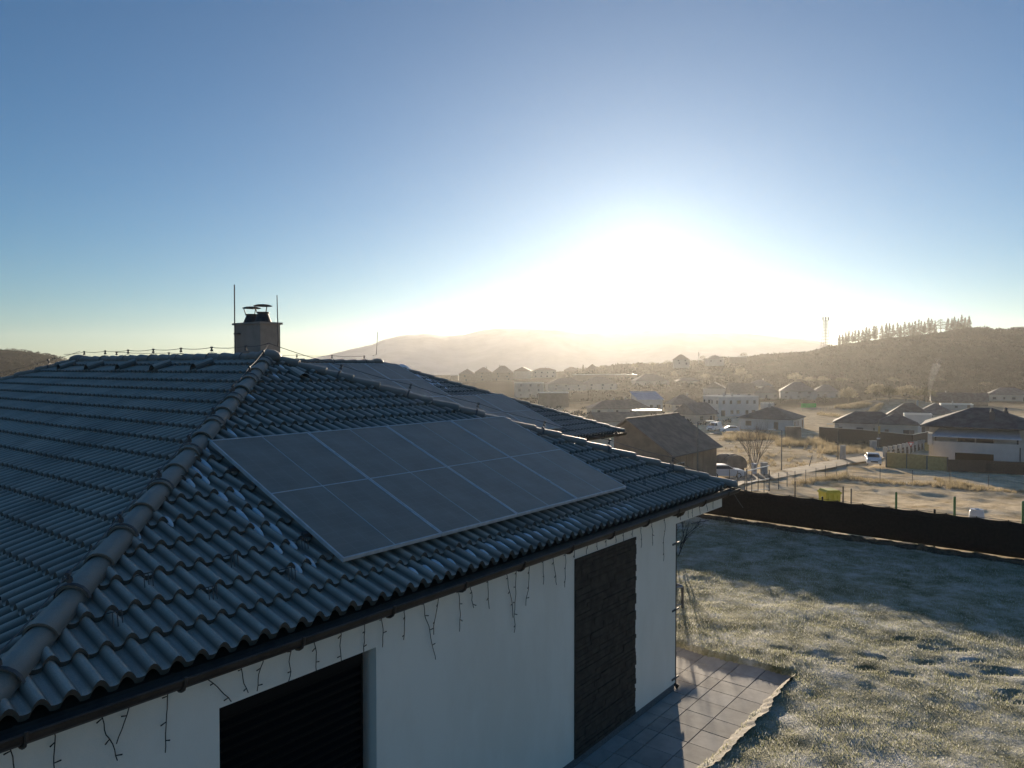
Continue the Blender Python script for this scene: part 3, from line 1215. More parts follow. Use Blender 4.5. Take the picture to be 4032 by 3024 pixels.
# ------------------------------------------------------------------ lightning protection on the roof
rod = MB()
px_, py_ = CX - .225, CY + .30
rod.tube([(px_, py_, 4.2), (px_, py_, CT + .63)], .010, 6)
rod.bx(px_ - .01, px_ + .045, py_ - .10, py_ + .02, CT - .19, CT - .165)
o = rod.build('lightning_rod', M['darksteel'])
o.matrix_world = HMAT
tag(o, 'tall dark lightning rod clamped to the left side of the chimney', 'lightning rod')
rod = MB()
rod.tube([(2.30, 2.33, ZA + .15), (2.27, 2.27, ZA + .22), (2.24, 2.25, ZA + .86)], [.008, .008, .006], 6)
o = rod.build('lightning_rod', M['darksteel'])
o.matrix_world = HMAT
tag(o, 'shorter lightning rod rising from the roof apex in front of the chimney', 'lightning rod')
rod = MB()
rod.tube([(9.3, 8.5, ZA + .17), (9.42, 8.5, ZA + .2), (9.46, 8.48, ZA + .82)], [.008, .008, .007], 6)
o = rod.build('lightning_rod', M['darksteel'])
o.matrix_world = HMAT
tag(o, 'thin lightning rod at the right end of the rear ridge', 'lightning rod')

lc = thing('lightning_conductor', 'thin grey lightning conductor wires on posts along the roof ridges and hips', 'lightning conductor', (HX, HY, 0), HA)


def conductor(P0, P1, step=.98, s0=.5, h=.155, tail0=None, tail1=None):
    P0, P1 = Vector(P0), Vector(P1)
    L = (P1 - P0).length
    d = (P1 - P0).normalized()
    side = d.cross(Vector((0, 0, 1))).normalized()
    up = side.cross(d)
    s = s0
    tops = []
    while s < L - .15:
        b = MB()
        c = P0 + d * s - up * .03
        K = 9
        for k in range(K - 1):
            a0 = math.radians(-85 + 170 * k / (K - 1))
            a1 = math.radians(-85 + 170 * (k + 1) / (K - 1))
            r = .112
            A_ = [c + side * r * math.sin(t) + up * r * math.cos(t) for t in (a0, a1)]
            b.add([A_[0] - d * .012, A_[1] - d * .012, A_[1] + d * .012, A_[0] + d * .012,
                   A_[0] - d * .012 - up * .006, A_[1] - d * .012 - up * .006, A_[1] + d * .012 - up * .006, A_[0] + d * .012 - up * .006],
                  [(0, 1, 2, 3), (4, 7, 6, 5), (0, 4, 5, 1), (2, 6, 7, 3), (0, 3, 7, 4), (1, 5, 6, 2)])
        t = c + up * (.03 + h)
        b.tube([c + up * .125, c + up * .155], .02, 6)
        b.tube([c + up * .15, t], .010, 6)
        b.tube([t - d * .018, t + d * .018], .017, 6)
        b.build('wire_holder', M['darksteel'], lc)
        tops.append(t)
        s += step
    pts = list(tops)
    if tail0 is not None:
        pts = [Vector(p) for p in tail0] + pts
    if tail1 is not None:
        pts = pts + [Vector(p) for p in tail1]
    fine = []
    for i in range(len(pts) - 1):
        for k in range(6):
            t = k / 6
            q = pts[i].lerp(pts[i + 1], t)
            q.z -= .018 * math.sin(math.pi * t)
            fine.append(q)
    fine.append(pts[-1])
    w = MB()
    w.tube(fine, .0045, 5)
    w.build('wire', M['darksteel'], lc)
    return tops


AP = Vector((2.2, 2.4, ZA + .19))
conductor(*HIPS['l'], step=.80, s0=.35, tail1=[AP])
conductor(*HIPS['r'], step=1.02, s0=.95, tail0=[(7.02, -2.62, 2.30), (6.95, -2.44, 2.62), (6.62, -2.05, 2.86)], tail1=[AP])
conductor(*HIPS['ridge'], step=.96, s0=.25, tail1=[AP], tail0=[(2.0, 9.2, ZA + .11)])
conductor(*HIPS['bl'], step=1.0, s0=.5, tail1=[(2.2, 8.95, ZA + .17)])
conductor(*HIPS['w'], step=1.05, s0=.45)

# ------------------------------------------------------------------ solar panels
PW, PH = 1.122, 2.2035


def make_panel():
    root = thing('solar_panel', '', 'solar panel')
    f = MB()
    t = .035
    for (x0, x1, y0, y1) in ((0, .015, 0, PH), (PW - .015, PW, 0, PH), (.015, PW - .015, 0, .015), (.015, PW - .015, PH - .015, PH)):
        f.bx(x0, x1, y0, y1, -t, 0)
    f.bx(.015, PW - .015, PH / 2 - .006, PH / 2 + .006, -.012, -.0025)
    f.bx(PW / 2 - .0035, PW / 2 + .0035, .015, PH / 2 - .006, -.012, -.002)
    f.bx(PW / 2 - .0035, PW / 2 + .0035, PH / 2 + .006, PH - .015, -.012, -.002)
    f.build('frame', M['alu'], root)
    c = MB()
    c.bx(.015, PW - .015, .022, PH - .015, -.02, -.004)
    c.build('cells', M['cells'], root)
    for y in (.45, 1.72):
        b = MB()
        b.bx(PW - .008, PW + .016, y - .03, y + .03, -.03, .006)
        b.build('clamp', M['alu'], root)
    return root


PANEL0 = make_panel()
used = [False]


def put_panel(x, ytop, ye, label, group, ze=None):
    """x = left edge, ytop = plan y of the upper edge on the slope that starts at eave ye"""
    o = PANEL0 if not used[0] else copy_tree(PANEL0)
    used[0] = True
    hgt = 0.100
    z = ZE + CREST + hgt + SL * (ytop - ye)
    yb = ytop - PH * math.cos(AL)
    zb = z - PH * math.sin(AL)
    m = HMAT @ Matrix.Translation((x, yb, zb)) @ Matrix.Rotation(AL, 4, 'X')
    o.location = m.to_translation()
    o.rotation_euler = m.to_euler()
    o['label'] = label
    o['group'] = group


G1 = 'solar panels on the front roof slope'
for i, lb in enumerate(['dark solar panel nearest the left hip on the front roof slope', 'dark solar panel second from the left hip on the front slope',
                        'dark solar panel third from the left hip on the front slope', 'dark solar panel nearest the right hip on the front roof slope']):
    put_panel(i * 1.13, 0.0, -2.40, lb, G1)
tr1 = onA(1562, 1432, 3.7, .10)
tr2 = onA(1974, 1548, 3.7, .10)
print('ARRAY2', tr1, tr2)
G2 = 'solar panels on the rear wing roof'
for i, lb in enumerate(['solar panel at the right end of the top row on the rear wing', 'second solar panel from the right in the top row of the rear wing',
                        'third solar panel from the right in the top row on the rear wing']):
    put_panel(tr1.x - 1.13 * (i + 1), tr1.y, 3.7, lb, G2)
for i, lb in enumerate(['solar panel at the right end of the lower row on the rear wing', 'second solar panel from the right in the lower rear wing row',
                        'third solar panel from the right in the lower rear wing row']):
    put_panel(tr2.x - 1.13 * (i + 1), min(tr2.y, tr1.y - PH * math.cos(AL) - .02), 3.7, lb, G2)
rail = MB()
for t in (.5, 1.72):
    y = -PH * math.cos(AL) + t * math.cos(AL)
    z = ZE + CREST + .1 + SL * (y + 2.4)
    rail.box((2.26, y + .025, z - .06), (4.60, .04, .04), Matrix.Rotation(AL, 3, 'X'))
o = rail.build('mounting_rail', M['darksteel'])
o.matrix_world = HMAT
tag(o, 'metal mounting rails under the front solar panels', 'mounting rail')

# ------------------------------------------------------------------ old snow on the tiles
def lump(mb, p, rx, ry, rz, seed):
    n, k = 8, 5
    vs = []
    for j in range(k):
        ph = math.pi / 2 * j / (k - 1)
        for i in range(n):
            a = 2 * math.pi * i / n
            w = 1 + .35 * mnoise.noise((math.cos(a) * 1.2 + seed * 3.1, math.sin(a) * 1.2, seed))
            x = rx * math.cos(ph) * math.cos(a) * w
            y = ry * math.cos(ph) * math.sin(a) * w
            z = rz * math.sin(ph)
            vs.append((p.x + x, p.y + y * math.cos(AL), p.z + y * math.sin(AL) + z))
    fs = [(j * n + i, j * n + (i + 1) % n, (j + 1) * n + (i + 1) % n, (j + 1) * n + i) for j in range(k - 1) for i in range(n)]
    mb.add(vs, fs)


sn = MB()
S1 = [(1180, 1225), (1240, 1280), (1290, 1325), (1300, 1230), (1125, 1275), (1190, 1345), (1395, 1430), (1500, 1420), (1500, 1540), (1610, 1530), (1610, 1630),
      (1720, 1630), (1275, 1130), (1470, 1035), (1700, 645), (1740, 625), (1700, 685), (1545, 820), (1590, 810)]
S2 = [(825, 325), (570, 670), (1025, 245), (1610, 295), (1725, 285), (1725, 405), (1825, 385), (1940, 485), (1860, 525), (1500, 185), (1610, 185), (1395, 80), (1490, 65)]
S3 = [(415, 955), (580, 930), (690, 875), (835, 850), (940, 790), (1085, 780), (1180, 725), (1295, 705), (1395, 660), (1515, 635), (1605, 600), (1715, 575), (1800, 545),
      (1905, 525), (1975, 485), (2080, 465), (2150, 430)]
S4 = [(60, 1190), (150, 1150), (250, 1130), (340, 1100)]
pts = [(x / 1.58, 1050 + y / 1.58, .036, .085) for x, y in S1] + [(x / 1.58, 1900 + y / 1.58, .032, .06) for x, y in S2]
pts += [(1500 + x / 2.765, 1900 + y / 2.765, .036 + .012 * (x > 1100), .065) for x, y in S3] + [(2400 + x / 3.687, 1700 + y / 3.687, .05, .07) for x, y in S4]
pts += [(2353, 2043, .05, .07), (2390, 2031, .05, .07), (2427, 2025, .05, .07)]
for i, (sx, sy, a, b) in enumerate(pts):
    p = onA(sx, sy, h=-.03)
    # settle into the nearest pan
    r = round((p.x + 2.6) / ROLL - .84) + .84
    p.x = -2.6 + r * ROLL - .012
    p.z = ZE + SL * (p.y + 2.4) + .026
    lump(sn, p, a * .72, b * random.uniform(.9, 1.7), .03, i)
# sheet beside the rear array and a few scraps
for i in range(30):
    t = random.random()
    sx, sy = 1590 + 140 * t + random.uniform(-22, 22), 1440 + 78 * t + random.uniform(-6, 8)
    p = onA(sx, sy, 3.7, -.01)
    p.z = ZE + SL * (p.y - 3.7) + .03
    lump(sn, p, .09, .16, .03, 60 + i)
o = sn.build('snow', M['snow'], smooth=True)
o.matrix_world = HMAT
tag(o, 'small patches of old snow lying between the roof tiles', 'snow', kind='stuff')

# ------------------------------------------------------------------ icicle light strands along the gutter
fl = thing('fairy_lights', 'dark unlit icicle fairy lights hanging from the front gutter', 'fairy lights', (HX, HY, 0), HA)
YS = -2.335
strands = [(36, 2934, 60, 3030), (214, 2870, 215, 3030), (384, 2808, 457, 2996), (528, 2750, 455, 2930), (664, 2708, 647, 2966), (802, 2660, 905, 2765), (935, 2612, 975, 2728),
           (1041, 2575, 1010, 2722), (1148, 2535, 1135, 2686), (1241, 2505, 1247, 2643), (1340, 2470, 1343, 2603), (1437, 2434, 1436, 2565), (1511, 2409, 1503, 2550), (1595, 2380, 1590, 2520),
           (1663, 2354, 1713, 2597), (1730, 2330, 1706, 2500), (1807, 2301, 1811, 2486), (1854, 2294, 1862, 2395), (1916, 2262, 1928, 2397), (1992, 2242, 2025, 2430), (2033, 2227, 2025, 2491),
           (2088, 2211, 2071, 2385), (2140, 2193, 2139, 2301), (2173, 2178, 2193, 2303), (2229, 2162, 2225, 2312), (2263, 2151, 2264, 2197), (2314, 2136, 2310, 2182), (2354, 2117, 2350, 2166),
           (2384, 2110, 2387, 2151), (2424, 2096, 2426, 2139), (2455, 2086, 2455, 2130), (2491, 2078, 2488, 2114), (2525, 2065, 2524, 2157), (2566, 2054, 2570, 2148), (2619, 2038, 2612, 2210),
           (2677, 2018, 2680, 2048), (2707, 2008, 2709, 2040), (2725, 2001, 2727, 2036), (2752, 1992, 2756, 2024), (2780, 1984, 2784, 2012), (2806, 1976, 2808, 2004)]
for i, (x0, y0, x1, y1) in enumerate(strands):
    a = hray_y(x0, y0, YS)
    b = hray_y(x1, y1, YS)
    a.z = max(a.z, 2.49)
    n = max(4, int((a - b).length / .035))
    path = []
    for k in range(n + 1):
        t = k / n
        q = a.lerp(b, t)
        w = .022 * min(1, t * 4)
        q.x += w * mnoise.noise((t * (a - b).length * 9, i * 7.7, 1))
        q.y += .01 * mnoise.noise((t * 5, i * 3.3, 5))
        path.append(q)
    mb = MB()
    mb.tube(path, .0032, 5)
    k = 2 + i % 2
    while k < n:
        q = path[k]
        sgn = 1 if (k + i) % 2 else -1
        mb.tube([q, q + Vector((sgn * random.uniform(.022, .038), -.008, random.uniform(-.02, .012)))], [.003, .0046], 5)
        k += random.choice([3, 4, 4])
    mb.build('light_strand', M['cable'], fl)

# ------------------------------------------------------------------ garden things behind the corner
def at0(sx, sy, z=0.0):
    rx, rz = ray(sx, sy)
    d = (z - CAMZ) / rz
    return Vector((rx * d, d, z))


b1 = at0(2687, 2392, .05)
fr = thing('metal_frame', 'low grey tubular metal frame standing on the lawn beyond the wall corner', 'metal frame', (b1.x, b1.y, .03), math.radians(12))
for (dx, dy) in ((0, 0), (-.12, .55), (-1.1, -.1), (-1.2, .45)):
    m = MB()
    m.tube([(dx, dy, -.02), (dx, dy, .40)], .024, 8)
    m.build('leg', M['darksteel'], fr)
m = MB()
m.tube([(0, 0, .40), (-.12, .55, .40)], .026, 8)
m.tube([(0, 0, .40), (-1.1, -.1, .40)], .022, 8)
m.tube([(-.12, .55, .40), (-1.2, .45, .40)], .022, 8)
m.tube([(-1.1, -.1, .40), (-1.2, .45, .40)], .022, 8)
m.tube([(0, 0, .08), (-1.1, -.1, .08)], .014, 8)
m.build('top_rail', M['steel'], fr)


def bare_shrub(name, label, cat, base, h, spread, nb, m, seed, levels=3, group=None, r0=.02, lean=(0, 0)):
    rnd = random.Random(seed)
    root = thing(name, label, cat, base, 0, group)
    mb = MB()

    def grow(p, d, L, r, lv):
        q = p + d * L * .5 + Vector((rnd.uniform(-1, 1), rnd.uniform(-1, 1), rnd.uniform(-.3, .6))) * L * .07
        e = p + d * L
        mb.tube([p, q, e], [r, r * .8, r * .6], 5 if lv > 1 else 3, cap=False)
        if lv <= 0:
            return
        for k in range(rnd.choice([2, 3, 3])):
            nd = (d + Vector((rnd.uniform(-1, 1), rnd.uniform(-1, 1), rnd.uniform(-.25, .7))) * spread).normalized()
            grow(p.lerp(e, rnd.uniform(.45, 1)), nd, L * rnd.uniform(.55, .8), r * .58, lv - 1)
    for k in range(nb):
        a = 2 * math.pi * k / nb + rnd.uniform(-.4, .4)
        d = Vector((math.cos(a) * spread * .7 + lean[0], math.sin(a) * spread * .7 + lean[1], 1)).normalized()
        grow(Vector((0, 0, -.05)), d, h * rnd.uniform(.4, .5), r0, levels)
    mb.build('branches', m, root)
    return root


g_ = at0(2668, 2190, .05)
bare_shrub('bare_shrub', 'small leafless shrub standing on the shaded lawn at the wall corner', 'shrub', g_, 1.2, .55, 4, M['darkbark'], 5, 3, r0=.014)

# ------------------------------------------------------------------ brown net fence
FA, FB = Vector((1.5, 24.96, 0)), Vector((17.5, 10.98, 0))
FD = (FB - FA).normalized()
FN = Vector((FD.y, -FD.x, 0))           # towards the house side / camera
FLEN = (FB - FA).length
FH = .93
fen = thing('net_fence', 'low brown privacy net fence with dark posts along the lawn edge', 'fence', FA, math.atan2(FD.y, FD.x))
nn = int(FLEN / .08)
V = []
F = []
for i in range(nn + 1):
    x = FLEN * i / nn
    ph = (x % .62) / .62
    top = FH - .030 * math.sin(math.pi * ph)
    for j in range(7):
        z = .11 + (top - .11) * j / 6
        y = .022 * mnoise.noise((x * 1.6, z * 1.1, 0)) + .010 * mnoise.noise((x * 5.5, z * 2.2, 3)) + .006 * math.sin(x * 10)
        V.append((x, y, z))
for i in range(nn):
    for j in range(6):
        F.append((i * 7 + j, (i + 1) * 7 + j, (i + 1) * 7 + j + 1, i * 7 + j + 1))
mb = MB()
mb.add(V, F)
net = mb.build('net', M['net'], fen, smooth=True)
sm = net.modifiers.new('thick', 'SOLIDIFY')
sm.thickness = .006
x = 1.05
while x < FLEN:
    mb = MB()
    mb.tube([(x, .05, -.1), (x, .05, FH + .04)], .024, 8)
    mb.lathe((x, .05, FH + .04), [(.028, 0), (.026, .015), (.01, .025)], 8)
    mb.build('post', M['netpost'], fen)
    x += 2.62
mb = MB()
mb.tube([(0, .012, FH + .004), (FLEN, .012, FH + .004)], .005, 5)
mb.tube([(0, -.012, FH * .80), (FLEN, -.012, FH * .80)], .004, 5)
k = 0.0
while k < FLEN:
    mb.tube([(k, -.012, FH - .02), (k, .012, FH + .012)], .012, 5)
    k += .62
mb.build('tension_wire', M['netpost'], fen)
# soil ridge at its foot
V = []
F = []
n = 420
prof = [(-.25, -.1), (-.12, .03), (.06, .045), (.20, .10), (.32, .12), (.44, .05), (.58, -.06)]
for i in range(n + 1):
    s = FLEN * i / n
    for j, (o_, z) in enumerate(prof):
        p = FA + FD * s + FN * (o_ + .05 * mnoise.noise((s * 2.2, j, 0)))
        zz = z + (.06 * mnoise.noise((s * 2.6, j * 1.7, 4)) + .04 * mnoise.noise((s * 8, j * 2.7, 9))) * (0 < j < 6)
        V.append((p.x, p.y, zz + .02))
w = len(prof)
for i in range(n):
    for j in range(w - 1):
        F.append((i * w + j, (i + 1) * w + j, (i + 1) * w + j + 1, i * w + j + 1))
mb = MB()
mb.add(V, F)
tag(mb.build('soil_ridge', M['soil'], smooth=False), kind='structure')
# stick on the ground in front of it
a, b = at0(2722, 2062, .06), at0(2790, 2050, .06)
mb = MB()
mb.tube([a, b], .02, 6)
tag(mb.build('fallen_stake', M['post']), 'pale wooden stake lying on the lawn in front of the net fence', 'stake')
# ------------------------------------------------------------------ neighbouring houses
def solid_roof(mb, w, d, hw, rise, kind, ov, t=.16):
    """roof shell sitting on walls of height hw, box w x d centred on the origin"""
    a, b = w / 2 + ov, d / 2 + ov
    z0, z1 = hw - t * .2, hw - t * .2 + t
    if kind == 'hip':
        if w >= d:
            r0, r1 = (-(a - b), 0), (a - b, 0)
        else:
            r0, r1 = (0, -(b - a)), (0, b - a)
        e = [(-a, -b), (a, -b), (a, b), (-a, b)]
        vs = [(x, y, z0) for x, y in e] + [(x, y, z1) for x, y in e] + [(r0[0], r0[1], hw + rise), (r1[0], r1[1], hw + rise)]
        fs = [(3, 2, 1, 0)] + [(i, (i + 1) % 4, 4 + (i + 1) % 4, 4 + i) for i in range(4)]
        if w >= d:
            fs += [(4, 5, 9, 8), (5, 6, 9), (6, 7, 8, 9), (7, 4, 8)]
        else:
            fs += [(4, 5, 8), (5, 6, 9, 8), (6, 7, 9), (7, 4, 8, 9)]
        mb.add(vs, fs)
    elif kind == 'gable':
        pr = [(-b, z0), (b, z0), (b, z1), (0, hw + rise + t), (-b, z1)]
        mb.prism(pr, 'x', -a, a)
    elif kind == 'mono':
        pr = [(-b, z0), (b, z0 + rise), (b, z1 + rise), (-b, z1)]
        mb.prism(pr, 'x', -a, a)


def frame_of(sx0, sx1, ybase, d=None):
    sx = (sx0 + sx1) / 2
    p = ground(sx, ybase) if d is None else at(sx, ybase, d)
    return p


def house(label, sx0, sx1, ybase, yeave, yridge, kind='hip', yaw=0.0, asp=.75, wm='white', rm='roofdark', wins=3, chim=1, ov=.45,
          name='house', cat='house', group='houses of the village', root=None, d=None, winrow=None, dz=0.0):
    """house given by the photo-pixel extents of its roof and the rows of its base, eave and ridge"""
    p = frame_of(sx0, sx1, ybase, d)
    dist = p.y
    mpp = dist / FPX
    tot = (sx1 - sx0) * mpp
    view = math.atan2(p.x, p.y)
    ca, sa = abs(math.cos(math.radians(yaw) + view)), abs(math.sin(math.radians(yaw) + view))
    w = (tot * math.cos(view)) / (ca + asp * sa) - 2 * ov
    w = max(w, 2.0)
    dp = w * asp
    hw = (ybase - yeave) * mpp
    rise = max(.1, (yeave - yridge) * mpp * (1.12 if kind != 'flat' else 1))
    far = dist > 330
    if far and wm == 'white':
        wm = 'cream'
    if root is None:
        k_ = 1 + .42 * dp / dist
        root = thing(name, label, cat, (p.x * k_, p.y * k_, p.z + dz), math.radians(yaw), group)
        sfx = Matrix.Identity(4)
    else:
        k_ = 1 + .42 * dp / dist
        m = Matrix.Translation((p.x * k_, p.y * k_, p.z + dz)) @ Matrix.Rotation(math.radians(yaw), 4, 'Z')
        rl = Matrix.Translation(root.location) @ Matrix.Rotation(root.rotation_euler.z, 4, 'Z')
        sfx = rl.inverted() @ m

    def put(o):
        o.data.transform(sfx)
        return o
    mb = MB()
    if kind == 'gable':
        mb.prism([(-dp / 2, -3), (dp / 2, -3), (dp / 2, hw), (0, hw + rise), (-dp / 2, hw)], 'x', -w / 2, w / 2)
    elif kind == 'mono':
        mb.prism([(-dp / 2, -3), (dp / 2, -3), (dp / 2, hw + rise), (-dp / 2, hw)], 'x', -w / 2, w / 2)
    else:
        mb.bx(-w / 2, w / 2, -dp / 2, dp / 2, -3, hw)
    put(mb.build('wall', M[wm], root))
    rf = MB()
    if kind == 'flat':
        rf.bx(-w / 2 + .2, w / 2 - .2, -dp / 2 + .2, dp / 2 - .2, hw - .02, hw + .03)
        rfo = put(rf.build('roof', M['roofflat'], root))
        c = MB()
        for (x0, x1, y0, y1) in ((-w / 2 - .05, w / 2 + .05, -dp / 2 - .05, -dp / 2 + .2), (-w / 2 - .05, w / 2 + .05, dp / 2 - .2, dp / 2 + .05),
                                 (-w / 2 - .05, -w / 2 + .2, -dp / 2 + .2, dp / 2 - .2), (w / 2 - .2, w / 2 + .05, -dp / 2 + .2, dp / 2 - .2)):
            c.bx(x0, x1, y0, y1, hw + .002, hw + .30)
        put(c.build('coping', M['coping'], rfo))
    else:
        solid_roof(rf, w, dp, hw, rise, kind, ov)
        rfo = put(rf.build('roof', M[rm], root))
    if chim:
        c = MB()
        rnd = random.Random(int(sx0 * 7 + ybase))
        for k in range(chim):
            cx = rnd.uniform(-.25, .25) * w
            zt_ = hw + rise + .55 if kind != 'flat' else hw + 1.0
            c.bx(cx - .28, cx + .28, .05, .65, hw + .05, zt_)
            c.lathe((cx, .35, zt_), [(.14, 0), (.12, .25), (.20, .27), (.04, .36)], 8)
        put(c.build('chimney', M['grey'], rfo))
    # windows on the two walls that can face the camera
    storeys = max(1, int(round(hw / 2.9)))
    sh = hw / storeys
    rnd = random.Random(int(sx0 * 3 + yeave))
    for s in range(storeys):
        for face in ('f', 'l', 'r'):
            span = w if face == 'f' else dp
            if face != 'f' and asp * span < 3:
                continue
            n = wins if face == 'f' else max(1, wins - 1)
            if far and face != 'f':
                continue
            for k in range(n):
                ww = rnd.choice([.9, 1.1, 1.5]) * min(1, span / (n * 2.2))
                c_ = (-.5 + (k + .5 + rnd.uniform(-.16, .16)) / n) * span
                z0 = s * sh + .9
                z1 = s * sh + min(2.15, sh - .35)
                if rnd.random() < .22 and s == 0:
                    z0 = s * sh + .1
                if z1 - z0 < .3:
                    continue
                fr = MB()
                pn = MB()

                def rect(m_, u0, u1, a0, a1, o0, o1):
                    if face == 'f':
                        m_.bx(u0, u1, -dp / 2 - o1, -dp / 2 - o0, a0, a1)
                    elif face == 'l':
                        m_.bx(-w / 2 - o1, -w / 2 - o0, u0, u1, a0, a1)
                    else:
                        m_.bx(w / 2 + o0, w / 2 + o1, u0, u1, a0, a1)
                u0, u1 = c_ - ww / 2, c_ + ww / 2
                if far:
                    rect(pn, u0, u1, z0, z1, .004, .03)
                    put(pn.build('window', M['pane'], root))
                else:
                    f = .07
                    rect(fr, u0, u0 + f, z0, z1, .004, .05)
                    rect(fr, u1 - f, u1, z0, z1, .004, .05)
                    rect(fr, u0 + f, u1 - f, z1 - f, z1, .004, .05)
                    rect(fr, u0 + f, u1 - f, z0, z0 + f, .004, .05)
                    wo = put(fr.build('window', M['grey'], root))
                    rect(pn, u0 + f, u1 - f, z0 + f, z1 - f, .004, .02)
                    put(pn.build('pane', M['pane'], wo))
    if wins and not far:
        dr = MB()
        dx = w * .36
        dr.bx(dx - .5, dx + .5, -dp / 2 - .06, -dp / 2 - .004, 0, 2.05)
        put(dr.build('door', M['brownwall'], root))
    return root


# big neighbour with the brown roof, just behind the bungalow
def near_gable():
    A_ = math.radians(90 - 38.67)
    u = Vector((math.cos(A_), math.sin(A_), 0))
    er = at(2843, 1756, 80.0)
    L, wd_, rise, hw = 12.0, 10.6, 3.44, 3.0
    z0 = er.z - hw
    root = thing('house', 'nearest neighbour house with large brown gable roof, just behind the bungalow', 'house', (er.x, er.y, z0), A_, 'houses of the village')
    ov = .45
    mb = MB()
    mb.prism([(ov, -4), (wd_ - ov, -4), (wd_ - ov, hw - .12), (wd_ / 2, hw + rise - .2), (ov, hw - .12)], 'x', -L + ov, -.4)
    mb.build('wall', M['brownwall'], root)
    rf = MB()
    rf.prism([(0, hw), (wd_ / 2, hw + rise), (wd_, hw), (wd_, hw - .14), (wd_ / 2, hw + rise - .16), (0, hw - .14)], 'x', -L, 0)
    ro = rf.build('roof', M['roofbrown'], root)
    c = MB()
    for i in range(26):
        x = -L + i * L / 26
        c.bx(x, x + L / 26 - .03, wd_ / 2 - .12, wd_ / 2 + .12, hw + rise - .04, hw + rise + .07 + .02 * (i % 2))
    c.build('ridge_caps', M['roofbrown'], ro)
    g_ = MB()
    g_.bx(-L + .02, -.02, -.14, -.02, hw - .12, hw)
    g_.build('gutter', M['darksteel'], ro)
    for k in range(6):
        f = MB()
        x = -L + 1.2 + k * 1.35
        f.bx(x, x + .06, ov - .05, ov - .002, 0, hw - .2)
        f.build('wall_batten', M['brownwall'], root)
    w_ = MB()
    w_.bx(-L + 1.6, -L + 3.4, ov - .06, ov - .004, .8, 2.1)
    wo = w_.build('window', M['grey'], root)
    p_ = MB()
    p_.bx(-L + 1.68, -L + 3.32, ov - .075, ov - .062, .88, 2.02)
    p_.build('pane', M['pane'], wo)
    bd = MB()
    bd.bx(-L + ov - .03, -L + ov - .002, ov + .4, ov + 1.5, .9, 2.1)
    bd.build('window', M['grey'], root)


near_gable()

# two-storey house at the right with the balcony and awning
def balcony_house():
    p = ground(3850, 1858)
    m = p.y / FPX
    x = lambda s: (s - 3850) * m
    z = lambda r: (1858 - r) * m
    root = thing('house', 'two storey white house with dark hip roof, grey awning and walled balcony', 'house', (p.x, p.y, p.z), math.radians(-33), 'houses of the village')
    W0, W1 = x(3678), x(4040)
    w = W1 - W0
    cx = (W0 + W1) / 2
    mb = MB()
    ez = z(1688)
    mb.bx(W0, W1, 2.2, 10.5, -3, ez)
    mb.build('wall', M['white'], root)
    lo = MB()
    bz = z(1752)
    lo.bx(x(3696), x(3772), 0, 2.198, -3, bz)
    lo.bx(x(3902), x(3988), 0, 2.198, -3, bz)
    lo.bx(x(3772), x(3902), 0, 2.198, z(1787), bz)
    lo.bx(x(3692), x(3992), -.06, .14, bz + .002, z(1744))
    lo.build('balcony_front', M['white'], root)
    gd = MB()
    gd.bx(x(3772) + .02, x(3902) - .02, .5, .6, -1, z(1787) - .01)
    gd.build('garage_opening', M['black'], root)
    sb = MB()
    sb.bx(x(3677), x(3694), -.2, 2.0, z(1760), z(1714))
    sb.build('side_balcony', M['white'], root)
    rf = MB()
    a0, a1, b0, b1 = x(3650), x(4072), -.6, 11.2
    zr = z(1624)
    cyy = (b0 + b1) / 2
    hh = (b1 - b0) / 2
    e = [(a0, b0), (a1, b0), (a1, b1), (a0, b1)]
    vs = [(q[0], q[1], ez) for q in e] + [(q[0], q[1], ez + .22) for q in e] + [(a0 + hh, cyy, zr + .4), (a1 - hh, cyy, zr + .4)]
    rf.add(vs, [(3, 2, 1, 0)] + [(i, (i + 1) % 4, 4 + (i + 1) % 4, 4 + i) for i in range(4)] + [(4, 5, 9, 8), (5, 6, 9), (6, 7, 8, 9), (7, 4, 8)])
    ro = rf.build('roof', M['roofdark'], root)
    for sx, y in ((3895, 2.0), (3941, 4.2)):
        c = MB()
        c.bx(x(sx) - .3, x(sx) + .3, y - .3, y + .3, ez + .5, z(1625) + .1)
        c.lathe((x(sx), y, z(1625) + .1), [(.2, 0), (.18, .3), (.3, .32), (.05, .5)], 10)
        c.build('chimney', M['darksteel'], ro)
    aw = MB()
    y0, y1 = 2.19, -.55
    za, zb = z(1690), z(1722)
    aw.add([(x(3716), y0, za), (x(3982), y0, za), (x(3990), y1, zb), (x(3692), y1, zb), (x(3716), y0, za - .05), (x(3982), y0, za - .05), (x(3990), y1, zb - .14), (x(3692), y1, zb - .14)],
           [(0, 1, 2, 3), (7, 6, 5, 4), (0, 4, 5, 1), (1, 5, 6, 2), (2, 6, 7, 3), (3, 7, 4, 0)])
    ao = aw.build('awning', M['awning'], root)
    for sx in (3704, 3978):
        c = MB()
        c.bx(x(sx) - .1, x(sx) + .1, .1, .3, bz, zb + .05)
        c.build('pillar', M['darksteel'], root)
    wd_ = MB()
    wd_.bx(x(3776), x(3905), 2.12, 2.195, bz + .02, z(1722))
    wo = wd_.build('window', M['grey'], root)
    pn = MB()
    pn.bx(x(3780), x(3838), 2.09, 2.118, bz + .1, z(1725))
    pn.bx(x(3843), x(3901), 2.09, 2.118, bz + .1, z(1725))
    pn.build('pane', M['pane'], wo)
    dpp = MB()
    dpp.tube([(x(3986), -.1, bz - .1), (x(3986), -.1, .1)], .06, 8)
    dpp.tube([(x(4032), 2.1, ez - .1), (x(4022), 2.05, ez - .5), (x(4022), 2.05, .1)], .07, 8)
    dpp.build('downpipe', M['darksteel'], root)


balcony_house()

